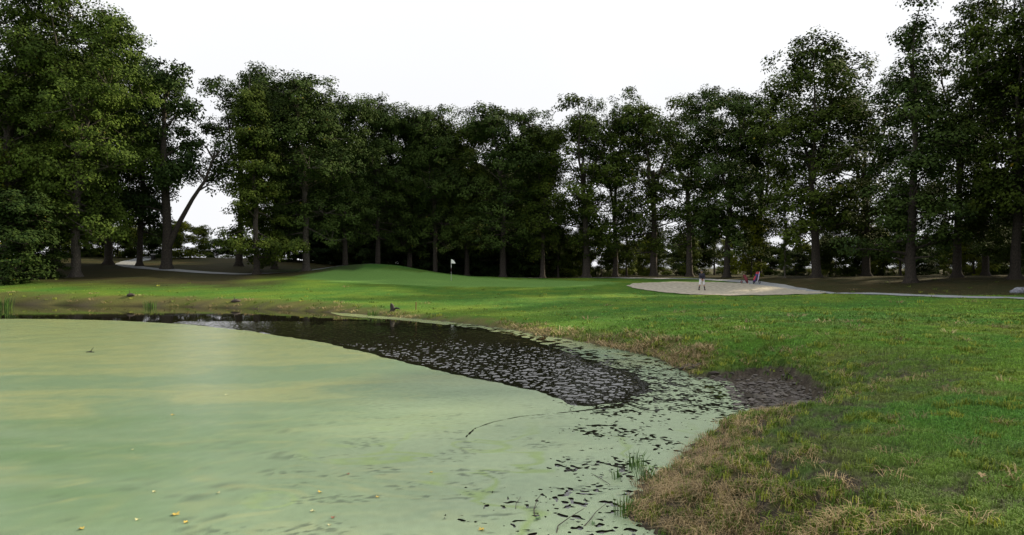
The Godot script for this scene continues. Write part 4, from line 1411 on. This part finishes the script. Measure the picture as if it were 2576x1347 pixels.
	for q in [[377, 44.8, 60, 0.55, 0.45, 0.02, "dark green tuft of water grass at the far shore, left of the reflection"], [6, 43.5, 80, 0.9, 0.6, 0.03, "dark leafy clump at the far shore on the left edge"], [940, 36.6, 50, 0.4, 0.4, 0.02, "low green tuft at the far waterline left of the jagged stump"], [1551, 8.35, 16, 0.17, 0.05, 0.012, "small bright green sprig rising from the duckweed near the bank"], [1600, 8.75, 40, 0.26, 0.12, 0.01, "upper clump of thin green reeds in the duckweed by the near bank"], [1625, 8.2, 40, 0.24, 0.13, 0.01, "lower clump of thin green reeds touching the near bank"], [1575, 7.15, 50, 0.2, 0.12, 0.01, "dense green grass tuft at the very tip of the near bank"]]:
		var n := one("water_grass", blades(q[2], q[3], q[4], q[5], int(q[0]), dg, lg), M.grass)
		var p := P(q[0], q[1])
		n.position = Vector3(p.x, maxf(p.y, 0.0), p.z)
		tag(n, q[6], "water plant")
	# twigs
	var tw := Color(0.045, 0.035, 0.025)
	for q in [
		[[[1345, 1300, 0.0], [1343, 1285, 0.02], [1352, 1258, 0.07], [1362, 1245, 0.1]], 0.006, "thin upright twig rising beside the big dark green leaf"],
		[[[1400, 1345, 0.0], [1404, 1325, 0.02], [1432, 1305, 0.04], [1470, 1282, 0.05]], 0.007, "long dark twig slanting up from the bottom edge of the water"],
		[[[1468, 1328, 0.0], [1478, 1318, 0.02], [1500, 1290, 0.03], [1525, 1270, 0.03]], 0.006, "bent dark twig between the long twig and the grassy bank"],
		[[[1297, 1285, 0.0], [1298, 1270, 0.03], [1310, 1252, 0.05]], 0.004, "small thin twig left of the upright twig"],
		[[[1490, 1195, 0.0], [1510, 1205, 0.02], [1535, 1222, 0.02]], 0.005, "dark twig lying on the duckweed beside the green sprig"]]:
		var pts := []
		var rad := []
		for e in q[0]:
			var p := pt(e[0], e[1], e[2])
			pts.append(Vector3(p.x, e[2] + 0.008, p.y)); rad.append(q[1] * (1.0 - 0.2 * rad.size()))
		var m := MB.new()
		m.tube(pts, rad, 5, tw)
		m.tube([pts[1], pts[1].lerp(pts[2], 0.4) + Vector3(0.04, 0.03, 0.0)], [q[1] * 0.5, 0.001], 4, tw)
		tag(one("twig", m.mesh(), M.plain), q[2], "twig")
	var sp := pt(226, 888)
	var sm2 := MB.new()
	sm2.tube([Vector3(-0.12, 0.02, 0), Vector3(0, 0.03, 0), Vector3(0.16, 0.015, 0.05)], [0.012, 0.02, 0.012], 5, Color(0.015, 0.013, 0.01))
	sm2.tube([Vector3(0, 0.03, 0), Vector3(0.1, 0.17, -0.02)], [0.013, 0.006], 5, Color(0.015, 0.013, 0.01))
	var sn := one("driftwood_stick", sm2.mesh(), M.plain)
	sn.position = Vector3(sp.x, 0.0, sp.y)
	tag(sn, "short forked black stick on the yellow duckweed at far left", "stick")
	# leaves on the water
	var shapes_ := [leaf_shape(0.042, 5, 1), leaf_shape(0.042, 3, 2), leaf_shape(0.042, 5, 3)]
	var yw := mat(Color(0.45, 0.33, 0.05), 0.6)
	var pw := mat(Color(0.5, 0.48, 0.24), 0.6)
	var rw := mat(Color(0.25, 0.06, 0.025), 0.6)
	var gw := mat(Color(0.05, 0.13, 0.03), 0.45)
	for q in [[440, 1299, 1.3, yw, "large yellow leaf on the duckweed, the biggest left of centre"], [468, 1319, 0.8, yw, "smaller yellow leaf just below the biggest yellow leaf"], [203, 1336, 0.9, yw, "yellow leaf at the bottom edge, far left"], [805, 1243, 0.8, yw, "yellow leaf on the grey green water, upper one of the bottom middle group"], [786, 1291, 0.7, pw, "pale leaf on a bright green streak at bottom middle"], [837, 1307, 0.7, rw, "red brown leaf on the duckweed at bottom middle"], [828, 1326, 0.6, pw, "pale leaf just below the red brown leaf"], [332, 1135, 0.6, pw, "small pale leaf alone on the dark green duckweed at left"], [387, 1242, 0.6, pw, "small pale leaf above the biggest yellow leaf"], [548, 1245, 0.6, pw, "small pale leaf between the left and middle leaf groups"], [344, 1313, 0.6, pw, "small pale leaf left of the biggest yellow leaf"], [568, 996, 0.9, pw, "pale leaf beside the sky glare on the yellow band"], [433, 1047, 0.9, yw, "yellow leaf on the far yellow band left of the glare"], [950, 1255, 0.7, yw, "yellow leaf right of the bottom middle group"], [1085, 1192, 0.7, yw, "yellow leaf below the lower end of the dark crack"], [875, 1197, 0.6, rw, "small brown leaf right of the upper middle yellow leaf"], [1352, 1311, 1.5, gw, "big dark green leaf on the duckweed under the upright twig"], [1492, 1322, 1.4, gw, "dark narrow leaf on the duckweed right of the bent twig"], [1212, 1338, 1.0, yw, "yellow leaf at the bottom edge left of the twigs"]]:
		var p := pt(q[0], q[1])
		var n := one("floating_leaf", shapes_[int(q[0]) % 3], q[3])
		n.position = Vector3(p.x, 0.013, p.y)
		n.rotation.y = q[0] * 0.7
		n.scale = Vector3(q[2], 1.0, q[2] * (0.45 if q[3] == gw else 1.0))
		tag(n, q[4], "leaf")
	for q in [[2470, 1185, "tan fallen leaf on the lawn near the right edge, upper of two"], [2535, 1218, "tan fallen leaf on the lawn near the right edge, lower of two"], [1815, 912, "pale tan leaf on bright grass above the eroded bank"]]:
		var p := pt(q[0], q[1], 0.95 if q[0] > 2000 else 0.8)
		var n := one("fallen_leaf", shapes_[0], mat(Color(0.26, 0.18, 0.07), 0.7))
		n.position = Vector3(p.x, ty(p.x, p.y) + 0.05, p.y)
		n.rotation = Vector3(0.3, q[0], 0.2)
		tag(n, q[2], "leaf")
	# clods of mud on the flat and under the little scarp
	var mm := MB.new()
	for k in 1700:
		var p := Vector2(5.2 + r.randfn() * 0.75, -13.2 + r.randfn() * 1.3)
		var sb := sd(basin, p)
		var spd := sd(pond, p)
		if spd < -0.25 or sb > 0.12: continue
		var big := r.randf_range(0.012, 0.045) * (1.6 if r.randf() < 0.1 else 1.0)
		mm.chunk(Vector3(p.x, maxf(ty(p.x, p.y), 0.0) + big * 0.15, p.y), Vector3(big * r.randf_range(0.8, 1.6), big * 0.7, big * r.randf_range(0.8, 1.4)), Color(0.05, 0.042, 0.034).lerp(Color(0.16, 0.14, 0.12), r.randf() * r.randf()), r)
	# dark earth showing where the bank has broken off
	for q in [[1880, 934, 13.6], [1910, 936, 13.4], [1985, 935, 12.7], [2015, 938, 12.4], [2035, 942, 12.1], [1815, 907, 15.6], [1790, 905, 15.9], [1750, 892, 17.0], [1735, 893, 17.2], [2060, 1022, 10.3], [2035, 1032, 10.4], [2000, 1040, 10.6]]:
		for e in 7:
			var p := P(q[0] + r.randf_range(-12, 12), q[2] + r.randf_range(-0.12, 0.12))
			var big := r.randf_range(0.05, 0.12)
			mm.chunk(p + Vector3(0, 0.0, 0.02), Vector3(big * 1.5, big * 0.8, big), Color(0.035, 0.028, 0.02).lerp(Color(0.1, 0.085, 0.065), r.randf() * r.randf()), r)
	tag(one("mud_clods", mm.mesh(), M.plain), "grey brown mud clods on the eroded inlet of the bank", "mud", "", "stuff")

func _ready() -> void:
	# camera, sky, sun, exposure
	var cam := Camera3D.new()
	cam.name = "camera"
	cam.position = Vector3(0, EYE, 0)
	cam.fov = rad_to_deg(2.0 * atan(673.5 / FL))
	cam.near = 0.1
	cam.far = 2000.0
	add_child(cam)
	cam.current = true
	var env := Environment.new()
	env.tonemap_mode = Environment.TONE_MAPPER_LINEAR
	env.tonemap_exposure = 1.45
	env.background_mode = Environment.BG_SKY
	env.sdfgi_enabled = true
	env.ssao_enabled = true
	env.ssil_enabled = true
	var sky := ProceduralSkyMaterial.new()
	sky.sky_top_color = Color(0.985, 0.99, 1.0)
	sky.sky_horizon_color = Color(0.842, 0.846, 0.856)
	sky.sky_curve = 0.8
	sky.sky_cover = noise_tex(0.006, 4, Color(0, 0, 0), Color(1, 1, 1), 1024, 44)
	sky.sky_cover_modulate = Color(1, 1, 1, 0.07)
	sky.sky_energy_multiplier = 0.96
	sky.ground_bottom_color = Color(0.25, 0.27, 0.2)
	sky.ground_horizon_color = Color(0.5, 0.52, 0.45)
	env.sky = Sky.new()
	env.sky.sky_material = sky
	var we := WorldEnvironment.new()
	we.name = "world_environment"
	we.environment = env
	add_child(we)
	var sun := DirectionalLight3D.new()
	sun.name = "sun"
	sun.light_energy = 1.5
	sun.light_color = Color(1.0, 0.93, 0.8)
	sun.light_angular_distance = 1.5
	sun.shadow_enabled = true
	var az := deg_to_rad(60.0)
	var el := deg_to_rad(28.0)
	var to_sun := Vector3(sin(az) * cos(el), sin(el), -cos(az) * cos(el))
	sun.look_at_from_position(Vector3.ZERO, -to_sun)
	add_child(sun)

	nz.noise_type = FastNoiseLite.TYPE_SIMPLEX_SMOOTH
	nz.frequency = 1.0
	nz.fractal_octaves = 3
	nz.seed = 21
	rng.seed = 9
	materials()
	var t0 := Time.get_ticks_msec()
	shapes()
	ground()
	print("t ground ", Time.get_ticks_msec() - t0)
	# the cart path
	for q in [[372, 96], [352, 88], [318, 81], [330, 75], [420, 71], [520, 70], [610, 70.3], [700, 72.5], [770, 75.5], [830, 77.6], [890, 79.2], [960, 80.2], [1040, 81.2], [1120, 83], [1250, 88]]:
		path_left.append(Vector2((q[0] - CU) / FL * q[1], -q[1]))
	for q in [[1250, 88], [1500, 86], [1700, 77], [1800, 73], [1880, 67.5], [1960, 61], [2060, 52], [2160, 45], [2300, 40], [2450, 37], [2600, 35.3], [2800, 34]]:
		path_right.append(Vector2((q[0] - CU) / FL * q[1], -q[1]))
	strip("cart_path", path_left, 2.2, 0.035, M.path, "grey cart path bending along the foot of the trees at left")
	strip("cart_path", path_right, 2.3, 0.035, M.path, "grey cart path running behind the bunker and off to the right")
	var bk := PackedVector2Array()
	for q in [[1578, 63], [1600, 60], [1660, 57], [1740, 55], [1830, 54], [1930, 54], [2010, 53], [2080, 51], [2075, 53], [2000, 58], [1930, 62], [1880, 65], [1800, 68.5], [1700, 69], [1630, 67.5], [1590, 65.5]]:
		bk.append(Vector2((q[0] - CU) / FL * q[1], -q[1]))
	sheet("sand_bunker", bk, 0.4, 0.05, M.sand, "pale sand bunker beyond the lawn, in front of the path", 0.55)
	water()
	print("t water ", Time.get_ticks_msec() - t0)
	duckweed()
	print("t weed ", Time.get_ticks_msec() - t0)
	trees()
	print("t trees ", Time.get_ticks_msec() - t0)
	grass()
	details()
	print("t all ", Time.get_ticks_msec() - t0)
